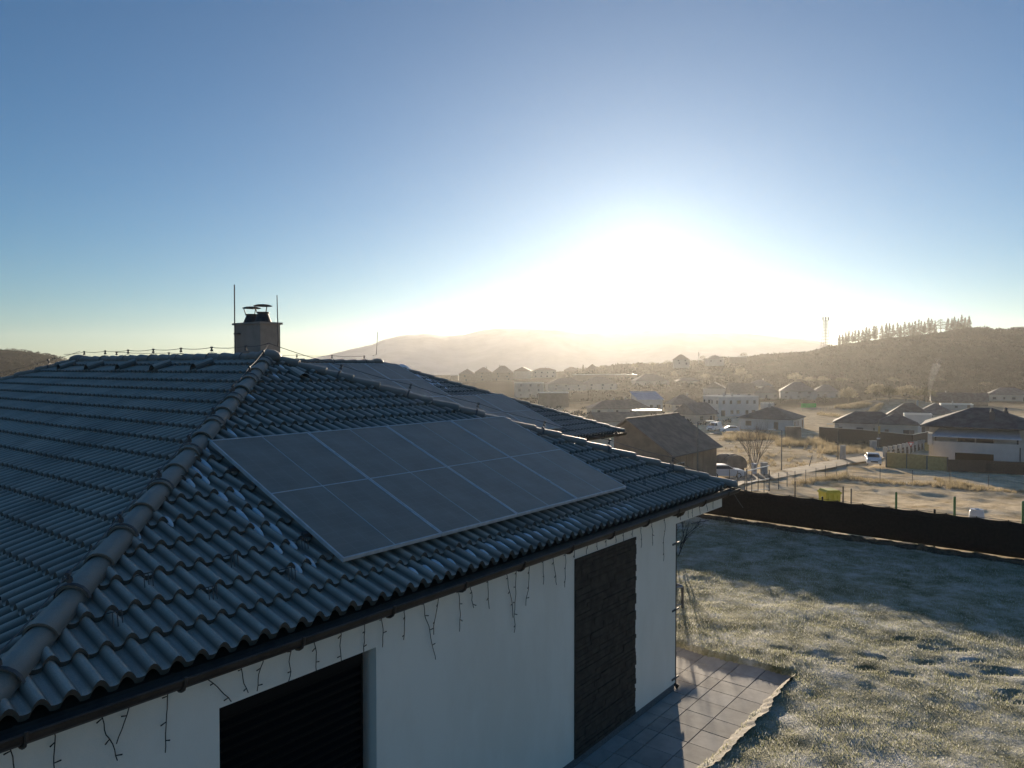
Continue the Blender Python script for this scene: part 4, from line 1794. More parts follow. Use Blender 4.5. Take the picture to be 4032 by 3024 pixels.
V1 = house('white bungalow with low dark hip roof standing in the middle field', 2896, 3180, 1694, 1650, 1608, 'hip', 57, 1.0, 'white', 'roofdark', 3, 1)
r4 = house('long low bungalow with two dark hip roofs behind the brown board wall', 3274, 3560, 1722, 1668, 1629, 'hip', -26, .6, 'grey', 'roofdark', 4, 0)
house('', 3430, 3622, 1730, 1672, 1636, 'hip', -26, .9, 'cream', 'roofdark', 2, 0, root=r4)
house('white two storey house with flat roof and rows of small windows', 2757, 2994, 1640, 1563, 1551, 'flat', 14, .7, 'white', 'roofflat', 5, 2)
house('pale house with roof window and grey gable roof in front of the flat white block', 2645, 2832, 1668, 1632, 1594, 'gable', 38, .8, 'cream', 'roofgrey', 2, 0)
house('small cream house with grey hip roof left of the flat white block', 2612, 2758, 1616, 1593, 1560, 'hip', 6, .8, 'cream', 'roofgrey', 2, 1)
house('two storey white house with frosted blue single pitch roof', 2478, 2615, 1616, 1574, 1548, 'mono', 14, .7, 'white', 'rooffrost', 3, 0)
r9 = house('wide house with two brown hip roofs and bright chimney pots', 2300, 2530, 1634, 1610, 1581, 'hip', 4, .6, 'cream', 'roofbrown', 3, 1)
house('', 2392, 2566, 1630, 1608, 1577, 'hip', 4, .8, 'cream', 'roofbrown', 2, 1, root=r9)
house('low reddish flat roofed garage with bright roof edge', 2474, 2611, 1642, 1619, 1612, 'flat', 10, .6, 'brownwall', 'roofflat', 0, 0, cat='garage', name='garage')
house('pale gable house with a cluster of chimney pots behind the rear wing', 2296, 2540, 1692, 1660, 1632, 'gable', 12, .8, 'cream', 'roofbrown', 3, 3)
house('hazy house with broad hip roof beside the right slope of the rear wing', 2140, 2312, 1540, 1514, 1491, 'hip', 5, .7, 'cream', 'roofbrown', 3, 0)
house('hazy low house with hip roof below the long flat hall', 2288, 2432, 1536, 1511, 1487, 'hip', 8, .7, 'cream', 'roofbrown', 3, 0)
house('long hazy hall with bright flat roof edge', 2248, 2512, 1502, 1476, 1470, 'flat', 4, .35, 'brownwall', 'roofflat', 0, 1, cat='hall', name='hall')
house('far white house with wide hip roof and a row of windows', 2480, 2638, 1521, 1500, 1476, 'hip', 2, .7, 'white', 'roofbrown', 5, 0)
house('far low white house at the foot of the bushy slope', 2650, 2766, 1518, 1501, 1488, 'hip', -2, .7, 'white', 'roofbrown', 3, 0)
house('house with steep gable front left of the long dark roof', 2764, 2862, 1554, 1529, 1508, 'gable', 70, 1.2, 'cream', 'roofdark', 2, 0)
house('house with long very dark roof behind the flat white block', 2853, 2978, 1566, 1549, 1514, 'gable', 0, .7, 'grey', 'roofdark', 2, 0)
house('low house with brown roof and white chimney right of the long dark roof', 2968, 3072, 1570, 1547, 1521, 'hip', 5, .8, 'cream', 'roofbrown', 2, 1)
house('hazy hip roofed house behind the brown roof with white chimney', 2928, 3052, 1536, 1520, 1498, 'hip', 3, .8, 'grey', 'roofgrey', 2, 1)
house('two storey grey house with broad roof at the foot of the hill', 3062, 3216, 1572, 1540, 1508, 'hip', -18, .8, 'grey', 'roofgrey', 3, 0)
house('low grey house with a dim hip roof beside the round frosted tree', 3190, 3312, 1566, 1544, 1518, 'hip', -20, .8, 'grey', 'roofgrey', 3, 0)
house('low white annex with flat roof beside the white bungalow', 2988, 3054, 1610, 1589, 1586, 'flat', 6, .8, 'white', 'roofflat', 0, 0, cat='annex', name='annex')
house('dark hip roofed house tucked behind the long bungalow', 3484, 3672, 1668, 1638, 1594, 'hip', -28, .8, 'grey', 'roofdark', 2, 1)
house('dark roofed house left of the two storey balcony house', 3598, 3762, 1650, 1632, 1593, 'hip', 60, .8, 'grey', 'roofgrey', 1, 0)
house('white cube house with sunlit flat roof edges', 3546, 3678, 1704, 1634, 1628, 'flat', -26, .7, 'white', 'roofflat', 2, 0)
house('flat roofed house with sunlit parapet in front of the long barn', 3690, 3838, 1616, 1594, 1588, 'flat', -26, .7, 'grey', 'roofflat', 1, 1)
house('long dark barn roof with a smoking chimney', 3656, 3894, 1598, 1582, 1552, 'gable', -28, .4, 'brownwall', 'roofdark', 0, 1, cat='barn', name='barn')
house('low white house with grey roof at the far right edge', 3876, 4060, 1580, 1554, 1530, 'hip', -28, .6, 'white', 'roofgrey', 4, 0)
house('tall house with half hip roof alone on the hill shoulder', 2646, 2716, 1436, 1416, 1398, 'hip', 0, .8, 'grey', 'roofbrown', 2, 1, d=640)
house('wide low house on the hill shoulder right of the short mast', 2772, 2854, 1428, 1412, 1400, 'hip', 0, .8, 'grey', 'roofgrey', 2, 1, d=660)
house('flat low building on the hill shoulder among bushes', 2862, 2944, 1420, 1406, 1404, 'flat', 0, .6, 'brownwall', 'roofflat', 0, 0, d=690)
house('first hazy house of the far row, with rounded brown roof', 1805, 1876, 1502, 1473, 1456, 'hip', 0, .9, 'brownwall', 'roofbrown', 1, 1)
house('second hazy house of the far row, with a tall brown roof', 1868, 1940, 1502, 1466, 1448, 'hip', 0, .9, 'brownwall', 'roofbrown', 1, 1)
house('tallest hazy house of the far row, with steep clipped gable roof', 1936, 2024, 1500, 1468, 1443, 'hip', 0, .8, 'brownwall', 'roofbrown', 2, 1)
house('pale gable house of the far row right of the tallest one', 2020, 2102, 1492, 1462, 1447, 'gable', 80, 1.1, 'white', 'roofbrown', 2, 1)
house('white house with flat front and small roof at the right end of the far row', 2096, 2192, 1488, 1459, 1450, 'hip', 0, .6, 'white', 'roofbrown', 4, 1)
house('tiny low house at the left end of the far row', 1772, 1808, 1500, 1480, 1475, 'flat', 0, .8, 'brownwall', 'roofflat', 0, 0)
house('white block with flat sunlit roof edge below the far row', 2021, 2145, 1566, 1509, 1505, 'flat', 2, .5, 'white', 'roofflat', 3, 0)
house('low brown flat building right below the white block', 2112, 2244, 1602, 1548, 1543, 'flat', 2, .5, 'brownwall', 'roofflat', 0, 0)
house('skyline house with a low roof left of the spiky firs', 2218, 2282, 1470, 1458, 1446, 'hip', 0, .8, 'brownwall', 'roofbrown', 0, 0)
house('skyline house with a pointed gable among the spiky firs', 2302, 2362, 1470, 1456, 1436, 'gable', 85, 1.2, 'brownwall', 'roofbrown', 0, 0)
house('square concrete block on the hill top at the right edge', 3974, 4062, 1310, 1288, 1284, 'flat', 0, .8, 'grey', 'roofflat', 0, 0, d=830, cat='building', name='building')

# smoke from the barn chimney
def smoke():
    p = at(3660, 1556, 270)
    o = MB()
    pts = []
    rr = []
    for k in range(9):
        t = k / 8
        pts.append((p.x + 3.5 * t * t, p.y, p.z + 13 * t))
        rr.append(.5 + 1.3 * t)
    o.tube(pts, rr, 10)
    m = bpy.data.materials.new('chimney smoke')
    m.use_nodes = True
    nt = m.node_tree
    nt.nodes.clear()
    out = nt.nodes.new('ShaderNodeOutputMaterial')
    v = nt.nodes.new('ShaderNodeVolumePrincipled')
    v.inputs['Density'].default_value = .045
    v.inputs['Color'].default_value = (.9, .92, .95, 1)
    nt.links.new(v.outputs[0], out.inputs['Volume'])
    ob = o.build('smoke', m, smooth=True)
    tag(ob, 'thin pale smoke rising from the barn chimney', 'smoke', kind='stuff')


smoke()

# ------------------------------------------------------------------ walls, fences, posts in the field
def ground_path(pts, step):
    """photo pixels along the ground -> evenly spaced world points"""
    W = [ground(*p) for p in pts]
    out = [W[0]]
    for a, b in zip(W[:-1], W[1:]):
        n = max(1, int((b - a).length / step))
        for k in range(1, n + 1):
            q = a.lerp(b, k / n)
            q.z = float(zt(q.x, q.y))
            out.append(q)
    return out


def board_wall(name, label, cat, pts, h, m, thick=.12, posts=None, pm=None):
    P = ground_path(pts, 4.0)
    root = thing(name, label, cat, P[0])
    mb = MB()
    for a, b in zip(P[:-1], P[1:]):
        d = (b - a)
        n = Vector((d.y, -d.x, 0)).normalized() * thick / 2
        o = P[0]
        vs = []
        for p in (a, b):
            for s in (1, -1):
                for z in (-.5, h):
                    vs.append(p - o + n * s + Vector((0, 0, z)))
        mb.add(vs, [(0, 4, 5, 1), (2, 3, 7, 6), (1, 5, 7, 3), (0, 2, 6, 4), (0, 1, 3, 2), (4, 6, 7, 5)])
    mb.build('boards', M[m], root)
    cp = MB()
    for a, b in zip(P[:-1], P[1:]):
        d = (b - a)
        n = Vector((d.y, -d.x, 0)).normalized() * (thick / 2 + .03)
        o = P[0]
        vs = []
        for p in (a, b):
            for s in (1, -1):
                for z in (h + .004, h + .06):
                    vs.append(p - o + n * s + Vector((0, 0, z)))
        cp.add(vs, [(0, 4, 5, 1), (2, 3, 7, 6), (1, 5, 7, 3), (0, 2, 6, 4), (0, 1, 3, 2), (4, 6, 7, 5)])
    cp.build('cap', M[pm or m], root)
    if posts:
        for p in P:
            b = MB()
            b.bx(-.09, .09, -.09, .09, -.4, h + .03)
            q = b.build('post', M[posts], root)
            q.data.transform(Matrix.Translation(p - P[0]))
    return root


board_wall('board_wall', 'long brown board wall in front of the low double roofed bungalow', 'wall', [(3225, 1738), (3400, 1752), (3592, 1778)], 2.9, 'wood', pm='concrete')
board_wall('board_wall', 'brown board wall running back from the corner towards the balcony house', 'wall', [(3592, 1778), (3640, 1765), (3686, 1752)], 2.9, 'wood', pm='concrete')
board_wall('yellow_fence', 'ochre board fence in front of the balcony house', 'fence', [(3490, 1835), (3570, 1842), (3650, 1850), (3730, 1857)], 1.9, 'yellowboard', .08, 'post')
board_wall('yellow_fence', 'short ochre fence panel between brown wall and balcony house', 'fence', [(3640, 1778), (3690, 1778)], 1.5, 'yellowboard', .08)
board_wall('grey_fence', 'dark grey board fence at the foot of the balcony house', 'fence', [(3730, 1858), (3880, 1864), (4060, 1872)], 1.6, 'gutter', .08)
board_wall('gate_panel', 'dark brown shed front beside the white bungalow', 'shed', [(3092, 1730), (3152, 1730)], 2.6, 'brownwall', .5)

# white pillar fence
pr = ground_path([(3484, 1806), (3560, 1790), (3634, 1772)], 2.3)
root = thing('pillar_fence', 'pale concrete pillar fence with dark infill leading up to the brown wall', 'fence', pr[0])
for i, p in enumerate(pr):
    b = MB()
    b.bx(-.22, .22, -.22, .22, -.5, 1.75)
    b.bx(-.27, .27, -.27, .27, 1.752, 1.83)
    q = b.build('pillar', M['concrete'], root)
    q.data.transform(Matrix.Translation(p - pr[0]))
    if i:
        a = pr[i - 1]
        d = (p - a)
        L = d.length - .46
        b = MB()
        b.box((0, 0, .35), (L, .2, .7))
        b.box((0, 0, .95), (L, .06, .4))
        q = b.build('infill', M['wood'], root)
        q.data.transform(Matrix.Translation((a + p) / 2 - pr[0]) @ Matrix.Rotation(math.atan2(d.y, d.x), 4, 'Z'))


def wire_fence(label, pts, h, step, m='post', brace=False):
    P = ground_path(pts, step)
    root = thing('wire_fence', label, 'fence', P[0], 0, 'wire fences of the field')
    for p in P:
        b = MB()
        b.tube([p - P[0] + Vector((0, 0, -.3)), p - P[0] + Vector((0, 0, h + random.uniform(-.06, .06)))], .035, 6)
        b.build('post', M[m], root)
    w = MB()
    for k in range(6):
        z = h * (.12 + .17 * k)
        w.tube([p - P[0] + Vector((0, 0, z)) for p in P], .006, 3)
    for a, b in zip(P[:-1], P[1:]):
        L = (b - a).length
        n = int(L / .35)
        for k in range(n):
            q = a.lerp(b, (k + .5) / n) - P[0]
            w.tube([q + Vector((0, 0, .05)), q + Vector((0, 0, h * .97))], .004, 3, cap=False)
    w.build('wire_mesh', M['steel'], root)
    return P, root


wire_fence('wire mesh fence on the near side of the dirt road', [(2872, 1938), (3030, 1932), (3130, 1918), (3250, 1893), (3335, 1878)], 1.7, 2.6)
wire_fence('wire mesh fence crossing the field in front of the balcony house', [(3335, 1880), (3465, 1898), (3592, 1906), (3740, 1908), (3892, 1925), (4060, 1945)], 1.6, 6.5)
wire_fence('low wire fence in the far lit field beside the green sheeting', [(3160, 1618), (3230, 1622), (3290, 1606)], 1.4, 4.0)

# gate frame of the near wire fence
P = [ground(2940, 1938), ground(3028, 1932)]
root = thing('field_gate', 'tubular gate frame with bright top rail in the near wire fence', 'gate', P[0])
d = P[1] - P[0]
for q in (Vector((0, 0, 0)), d):
    b = MB()
    b.tube([q + Vector((0, 0, -.3)), q + Vector((0, 0, 1.95))], .05, 8)
    b.build('post', M['post'], root)
b = MB()
b.tube([Vector((0, 0, 1.75)), d + Vector((0, 0, 2.35))], .045, 6)
b.tube([Vector((0, 0, .75)), d + Vector((0, 0, 1.15))], .04, 6)
b.tube([Vector((0, 0, .1)), d + Vector((0, 0, .15))], .035, 6)
b.build('rail', M['alu'], root)

# single posts just beyond the net fence
for i, (sx, yt, dd, m, lb) in enumerate([(3131, 1898, 27, 'post', 'grey fence post right of the gate, beyond the net fence'), (3320, 1918, 27, 'post', 'grey post just right of the yellow container'),
                                         (3352, 1926, 31, 'post', 'thin post second to the right of the yellow container'), (3529, 1940, 24.5, 'greenpost', 'greenish post standing alone behind the middle of the net fence'),
                                         (3759, 1958, 23, 'greenpost', 'greenish post left of the white tank'), (4029, 1976, 21, 'greenpost', 'bright green post at the right edge of the picture')]):
    p = at(sx, yt, dd)
    g0 = float(zt(p.x, p.y))
    b = MB()
    b.tube([(0, 0, -.3), (0, 0, p.z - g0)], .032 if m != 'greenpost' else .038, 8)
    b.lathe((0, 0, p.z - g0), [(.04, 0), (.03, .02), (.005, .03)], 8)
    o = b.build('fence_post', M[m])
    o.location = (p.x, p.y, g0)
    tag(o, lb, 'fence post', 'single posts beyond the net fence')
p = ground(3182, 1842)
b = MB()
b.tube([(0, 0, -.3), (.55, 0, 1.7)], .06, 7)
o = b.build('stake', M['post'])
o.location = p
tag(o, 'leaning dark wooden stake in the frosted field', 'stake')

# yellow container and white tank
p = at(3266, 1953, 24.0)
g0 = float(zt(p.x, p.y))
cz = p.z + .20 - g0
root = thing('storage_crate', 'yellow plastic grit container with lid behind the net fence', 'container', (p.x, p.y, g0), .1)
b = MB()
b.prism([(-.20, 0), (.20, 0), (.25, cz - .10), (-.25, cz - .10)], 'y', -.25, .25)
for k in (-.16, 0, .16):
    b.bx(k - .02, k + .02, -.27, -.248, .1, cz - .14)
b.build('body', M['yellow'], root)
b = MB()
b.bx(-.275, .275, -.28, .28, cz - .098, cz - .03)
b.prism([(-.25, cz - .03), (.25, cz - .03), (.20, cz + .03), (-.20, cz + .03)], 'y', -.25, .25)
b.build('lid', M['yellow'], root)
p = at(3846, 2006, 23.0)
g0 = float(zt(p.x, p.y))
h_ = p.z - g0
root = thing('water_tank', 'white plastic tub standing behind the net fence at the right', 'tank', (p.x, p.y, g0))
b = MB()
b.lathe((0, 0, 0), [(.25, 0), (.24, h_ * .3), (.225, h_ * .6), (.20, h_ - .06), (.17, h_ - .02)], 20)
b.build('body', M['tank'], root, smooth=True)
b = MB()
b.lathe((0, 0, h_ - .02), [(.19, 0), (.19, .03), (.06, .035), (.06, .055)], 16)
b.build('lid', M['tank'], root)

# barrel shaped shelter, meter boxes, stone markers
p = ground(2872, 1857)
m_ = p.y / FPX
root = thing('barrel_shelter', 'dark barrel roofed shelter with scalloped frosted top beside the white car', 'shelter', (p.x, p.y, p.z), math.radians(15))
wd_, hh = 96 * m_, 72 * m_
V = []
prof = []
for k in range(13):
    a = math.radians(-18 + 216 * k / 12)
    prof.append((wd_ / 2 * math.cos(a), hh * .45 + hh * .55 * math.sin(a)))
b = MB()
for seg in range(4):
    sc = .96 + .05 * math.sin(seg * 1.3 + .4)
    pr_ = [(x * sc, z * sc) for x, z in prof]
    b.prism([(x, z) for x, z in pr_], 'y', -1.6 + seg * .8, -.82 + seg * .8)
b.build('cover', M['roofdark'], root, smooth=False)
b = MB()
b.bx(-wd_ * .36, wd_ * .36, -1.55, 1.5, -.6, hh * .3)
b.build('base', M['wood'], root)
for sx, yb, w_, h_, m, lb in [(2969, 1872, .5, 1.35, 'tank', 'white meter box by the bare tree'), (3008, 1874, .75, 1.5, 'concrete', 'grey stone meter pillar right of the white meter box'),
                              (3318, 1812, .75, 2.2, 'concrete', 'pale concrete meter pillar beside the road end'), (3438, 1770, 1.2, 1.5, 'concrete', 'low concrete block in front of the brown board wall')]:
    p = ground(sx, yb)
    root = thing('meter_box', lb, 'meter box', p, .2, 'meter boxes along the road')
    b = MB()
    b.bx(-w_ / 2, w_ / 2, -.2, .2, -.4, h_)
    b.build('body', M[m], root)
    b = MB()
    b.bx(-w_ / 2 - .05, w_ / 2 + .05, -.25, .25, h_ + .003, h_ + .09)
    b.build('cap', M[m], root)
    b = MB()
    b.bx(-w_ / 2 + .08, w_ / 2 - .08, -.22, -.203, h_ * .35, h_ - .12)
    b.build('hatch', M['grey'], root)

# street lamps
for i, (sx, yb, yt, arm, lb) in enumerate([(3077, 1860, 1694, -1, 'slim street lamp right of the bare tree in front of the white bungalow'), (3299, 1812, 1671, -1, 'street lamp in front of the left end of the brown board wall'),
                                           (2746, 1900, 1660, 1, 'tall pole standing in front of the brown gable roof')]):
    p = ground(sx, yb)
    h_ = (yb - yt) * p.y / FPX
    root = thing('street_lamp', lb, 'street lamp', p, 0, 'street lamps')
    b = MB()
    b.tube([(0, 0, -.3), (0, 0, h_ * .5), (0, 0, h_)], [.09, .075, .05], 8)
    b.tube([(0, 0, h_), (arm * .9, 0, h_ + .06)], .035, 6)
    b.build('pole', M['post'], root)
    b = MB()
    b.box((arm * 1.25, 0, h_ + .07), (.85, .26, .10))
    b.build('lamp_head', M['alu'], root)
p = ground(3458, 1768)
h_ = (1768 - 1652) * p.y / FPX
root = thing('sign_pole', 'pole with an orange and white notice plate in front of the brown wall', 'sign pole', p)
b = MB()
b.tube([(0, 0, -.3), (0, 0, h_)], .07, 8)
b.build('pole', M['post'], root)
b = MB()
b.bx(-.12, .30, -.10, -.075, h_ * .52, h_ * .78)
b.build('notice_plate', M['yellowboard'], root)
b = MB()
b.bx(-.35, .30, -.12, -.09, h_ * .33, h_ * .38)
b.build('name_plate', M['signwhite'], root)
# yield sign at the road
p = ground(3585, 1790)
h_ = (1790 - 1741) * p.y / FPX
root = thing('yield_sign', 'triangular give way sign beside the pillar fence', 'road sign', p)
b = MB()
b.tube([(0, 0, -.2), (0, 0, h_)], .035, 6)
b.build('pole', M['post'], root)
b = MB()
b.prism([(-.5, h_), (.5, h_), (0, h_ - .87)], 'y', -.06, -.04)
b.build('plate', M['redsign'], root)
b = MB()
b.prism([(-.32, h_ - .11), (.32, h_ - .11), (0, h_ - .66)], 'y', -.075, -.062)
b.build('plate_face', M['signwhite'], root)
# green sheeting far behind
p = ground(3184, 1606)
mp = p.y / FPX
root = thing('green_sheeting', 'bright green sheet fence far in the field', 'sheeting', p)
for k, (s0, s1) in enumerate(((-30, -9), (-8, 9), (10, 29))):
    b = MB()
    b.bx(s0 * mp, s1 * mp, -.05, .05, 0, 17 * mp)
    b.build('sheet', M['green'], root)

# dirt road
def strip(name, pts, width, m, lift=.05, step=1.5):
    P = ground_path(pts, step)
    V = []
    for i, p in enumerate(P):
        a, b = P[max(0, i - 1)], P[min(len(P) - 1, i + 1)]
        d = (b - a)
        n = Vector((-d.y, d.x, 0)).normalized()
        for s in (-1, -.5, 0, .5, 1):
            q = p + n * s * width / 2
            V.append((q.x, q.y, float(zt(q.x, q.y)) + lift + (.03 if abs(s) < .4 else 0) + .35 * (0)))
    F = [(i * 5 + j, (i + 1) * 5 + j, (i + 1) * 5 + j + 1, i * 5 + j + 1) for i in range(len(P) - 1) for j in range(4)]
    mb = MB()
    mb.add(V, F)
    return tag(mb.build(name, m, smooth=True), kind='structure')


M['road'] = mat('frozen dirt road', (.22, .175, .12), .95, (.34, .28, .20), .9, 6, .6, 5)
strip('dirt_road', [(2700, 1930), (2860, 1906), (3000, 1886), (3150, 1858), (3290, 1830), (3400, 1812), (3480, 1800)], 3.4, M['road'], .24)
strip('path', [(3480, 1800), (3440, 1782), (3330, 1762), (3180, 1742), (2960, 1722), (2760, 1705)], 4.0, M['road'], .16)

# ------------------------------------------------------------------ cars
def car(label, p, rz, kind='suv', sc=1.0):
    root = thing('parked_car' if kind != 'van' else 'parked_van', label, 'car' if kind != 'van' else 'van', p, rz, 'parked cars')
    L, W = (4.4, 1.82) if kind != 'van' else (4.9, 1.95)
    if kind == 'van':
        low = [(-2.4, .32), (2.4, .32), (2.44, .75), (2.3, 1.02), (1.7, 1.15), (-2.42, 1.15), (-2.45, .5)]
        top = [(1.68, 1.152), (1.0, 1.9), (.7, 1.98), (-2.3, 1.98), (-2.42, 1.152)]
        glass = [(1.55, 1.2), (.98, 1.82), (.15, 1.82), (.15, 1.2)]
    else:
        low = [(-2.15, .30), (2.1, .28), (2.22, .55), (2.15, .78), (1.9, .92), (1.05, 1.02), (-2.1, 1.02), (-2.22, .8), (-2.22, .45)]
        top = [(1.03, 1.022), (.25, 1.46), (-.1, 1.53), (-1.2, 1.50), (-1.75, 1.38), (-2.08, 1.022)]
        glass = [(.88, 1.06), (.22, 1.42), (-1.25, 1.44), (-1.72, 1.08)]
    b = MB()
    b.prism(low, 'y', -W / 2, W / 2)
    n = len(top)
    wt = W * .39
    vs = [(x, -W / 2 + .04 + (z - 1.02) * .32, z) for x, z in top] + [(x, W / 2 - .04 - (z - 1.02) * .32, z) for x, z in top]
    b.add(vs, [tuple(range(n - 1, -1, -1)), tuple(range(n, 2 * n))] + [(i, (i + 1) % n, n + (i + 1) % n, n + i) for i in range(n)])
    bo = b.build('body', M['car'], root)
    bv = bo.modifiers.new('round', 'BEVEL')
    bv.width = .06
    bv.segments = 3
    bv.limit_method = 'ANGLE'
    for s in (-1, 1):
        g_ = MB()
        pts = [(x, s * (W / 2 - .035 - (z - 1.02) * .32), z) for x, z in glass]
        pts2 = [(x, s * (W / 2 - .022 - (z - 1.02) * .32), z) for x, z in glass]
        k = len(glass)
        g_.add(pts + pts2, [tuple(range(k)), tuple(range(2 * k - 1, k - 1, -1))] + [(i, (i + 1) % k, k + (i + 1) % k, k + i) for i in range(k)])
        g_.build('side_window', M['carglass'], root)
    a0, a1 = top[0], top[1]
    for (q0, q1, nm) in ((top[0], top[1], 'windscreen'), (top[-1], top[-2], 'rear_window')):
        g_ = MB()
        sgn = 1 if nm == 'windscreen' else -1
        vs = []
        for t in (.1, .9):
            x, z = q0[0] + (q1[0] - q0[0]) * t, q0[1] + (q1[1] - q0[1]) * t
            yy = W / 2 - .14 - (z - 1.02) * .32
            for y in (-yy, yy):
                vs.append((x + sgn * .012, y, z + .012))
        vs += [(x - sgn * .02, y, z - .02) for (x, y, z) in vs]
        g_.add(vs, [(0, 1, 3, 2), (4, 6, 7, 5), (0, 4, 5, 1), (2, 3, 7, 6), (0, 2, 6, 4), (1, 5, 7, 3)])
        g_.build(nm, M['carglass'], root)
    for x in (-1.32, 1.34) if kind != 'van' else (-1.5, 1.5):
        for s in (-1, 1):
            w = MB()
            for (r, y0, y1) in ((.33, W / 2 - .2, W / 2 + .012),):
                ring = []
                for yy, rr in ((y0, r * .96), (y0 + .02, r), (y1 - .03, r), (y1, r * .9), (y1, r * .66)):
                    ring.append([(x + rr * math.cos(2 * math.pi * k / 18), s * yy, .33 + rr * math.sin(2 * math.pi * k / 18)) for k in range(18)])
                vs = [q for R in ring for q in R]
                fs = [(i * 18 + k, i * 18 + (k + 1) % 18, (i + 1) * 18 + (k + 1) % 18, (i + 1) * 18 + k) for i in range(4) for k in range(18)]
                fs.append(tuple(range(18)))
                w.add(vs, fs)
            wo = w.build('wheel', M['tyre'], root)
            rm = MB()
            rm.add([(x + .215 * math.cos(2 * math.pi * k / 10), s * (W / 2 + .004), .33 + .215 * math.sin(2 * math.pi * k / 10)) for k in range(10)] +
                   [(x + .2 * math.cos(2 * math.pi * k / 10), s * (W / 2 - .05), .33 + .2 * math.sin(2 * math.pi * k / 10)) for k in range(10)],
                   [tuple(range(10)), tuple(range(19, 9, -1))] + [(i, (i + 1) % 10, 10 + (i + 1) % 10, 10 + i) for i in range(10)])
            rm.build('rim', M['alu'], wo)
    for s in (-1, 1):
        h_ = MB()
        xf = low[3][0] if kind != 'van' else 2.36
        h_.box((xf - .02, s * W * .36, .74 if kind != 'van' else .86), (.14, .42, .16))
        h_.build('headlight', M['lamp'], root)
    gr = MB()
    gr.box((low[2][0] - .03, 0, .56), (.1, W * .5, .18))
    gr.build('grille', M['tyre'], root)
    for s in (-1, 1):
        mi = MB()
        mi.box((.72, s * (W / 2 + .08), 1.08), (.16, .18, .12))
        mi.build('mirror', M['car'], root)
    return root


def lift(p, z):
    q = Vector(p)
    q.z += z
    return q


car('white car parked in profile beside the barrel roofed shelter', lift(ground(2852, 1884), .10), math.radians(2))
car('white car facing the camera on the dirt road', lift(ground(3437, 1836), .30), math.radians(-112))
car('white van parked left of the white bungalow with a bright roof', lift(ground(2813, 1697), .1), math.radians(-130), 'van')
car('white estate car parked between the van and the white bungalow', lift(ground(2872, 1704), .1), math.radians(175))
car('white car half hidden behind the left end of the brown board wall', lift(ground(3280, 1726), .1), math.radians(170))

# ------------------------------------------------------------------ trees
p = ground(2968, 1866)
bt = bare_shrub('bare_tree', 'bare young tree with spreading twigs beside the white meter box', 'tree', p, 6.2, .42, 5, M['bark'], 21, 5, r0=.075)
b = MB()
b.tube([(0, 0, -.3), (.05, 0, .5), (0, .02, 1.2)], [.17, .13, .10], 8)
b.build('trunk', M['bark'], bt)


def twig_crown(mb, c, rx, rz, n, seed, up=.25, size=1.0, hollow=.25):
    """many thin twig blades filling a dome"""
    rnd = random.Random(seed)
    for i in range(n):
        a = rnd.uniform(0, 2 * math.pi)
        ct = rnd.uniform(-.35, 1)
        st_ = math.sqrt(max(0, 1 - ct * ct))
        r = rnd.uniform(hollow, 1) ** .6
        w = 1 + .22 * mnoise.noise((math.cos(a) * 1.7 + seed, math.sin(a) * 1.7, ct * 2))
        d = Vector((math.cos(a) * st_, math.sin(a) * st_, ct))
        q = Vector(c) + Vector((d.x * rx * r * w, d.y * rx * r * w, d.z * rz * r * w))
        dirv = (d + Vector((rnd.uniform(-.7, .7), rnd.uniform(-.7, .7), rnd.uniform(-.3, .8) + up))).normalized()
        L = size * rnd.uniform(.5, 1.2)
        sd = dirv.cross(Vector((rnd.uniform(-1, 1), rnd.uniform(-1, 1), rnd.uniform(-1, 1)))).normalized() * size * rnd.uniform(.06, .16)
        mb.add([q - sd, q + sd, q + dirv * L], [(0, 1, 2)])


def frosty_tree(label, sx, yb, yt, wpx, m, cat='tree', name='frosted_tree', group='frosted trees below the hill', seed=0, n=650, d=None):
    p = ground(sx, yb) if d is None else at(sx, yb, d)
    mpp = p.y / FPX
    h = (yb - yt) * mpp
    rx = wpx * mpp / 2
    root = thing(name, label, cat, p, 0, group)
    b = MB()
    rnd = random.Random(seed)
    b.tube([(0, 0, -1), (.05 * h, 0, h * .28), (.02 * h, 0, h * .5)], [h * .035, h * .028, h * .016], 6)
    for k in range(6):
        a = k * 1.05 + rnd.uniform(-.3, .3)
        b.tube([(.03 * h, 0, h * (.22 + .04 * k)), (rx * .35 * math.cos(a), rx * .35 * math.sin(a), h * .5), (rx * .7 * math.cos(a), rx * .7 * math.sin(a), h * rnd.uniform(.62, .85))],
               [h * .018, h * .010, h * .004], 4)
    b.build('trunk', M['bark'], root)
    c = MB()
    twig_crown(c, (0, 0, h * .56), rx, h * .46, n, seed, size=max(.5, h * .13))
    for k in range(3):
        a = rnd.uniform(0, 6.28)
        twig_crown(c, (rx * .45 * math.cos(a), rx * .45 * math.sin(a), h * rnd.uniform(.5, .72)), rx * .5, h * .26, n // 4, seed + 50 + k, size=max(.4, h * .11))
    c.build('crown', M[m], root, fix=False)
    return root


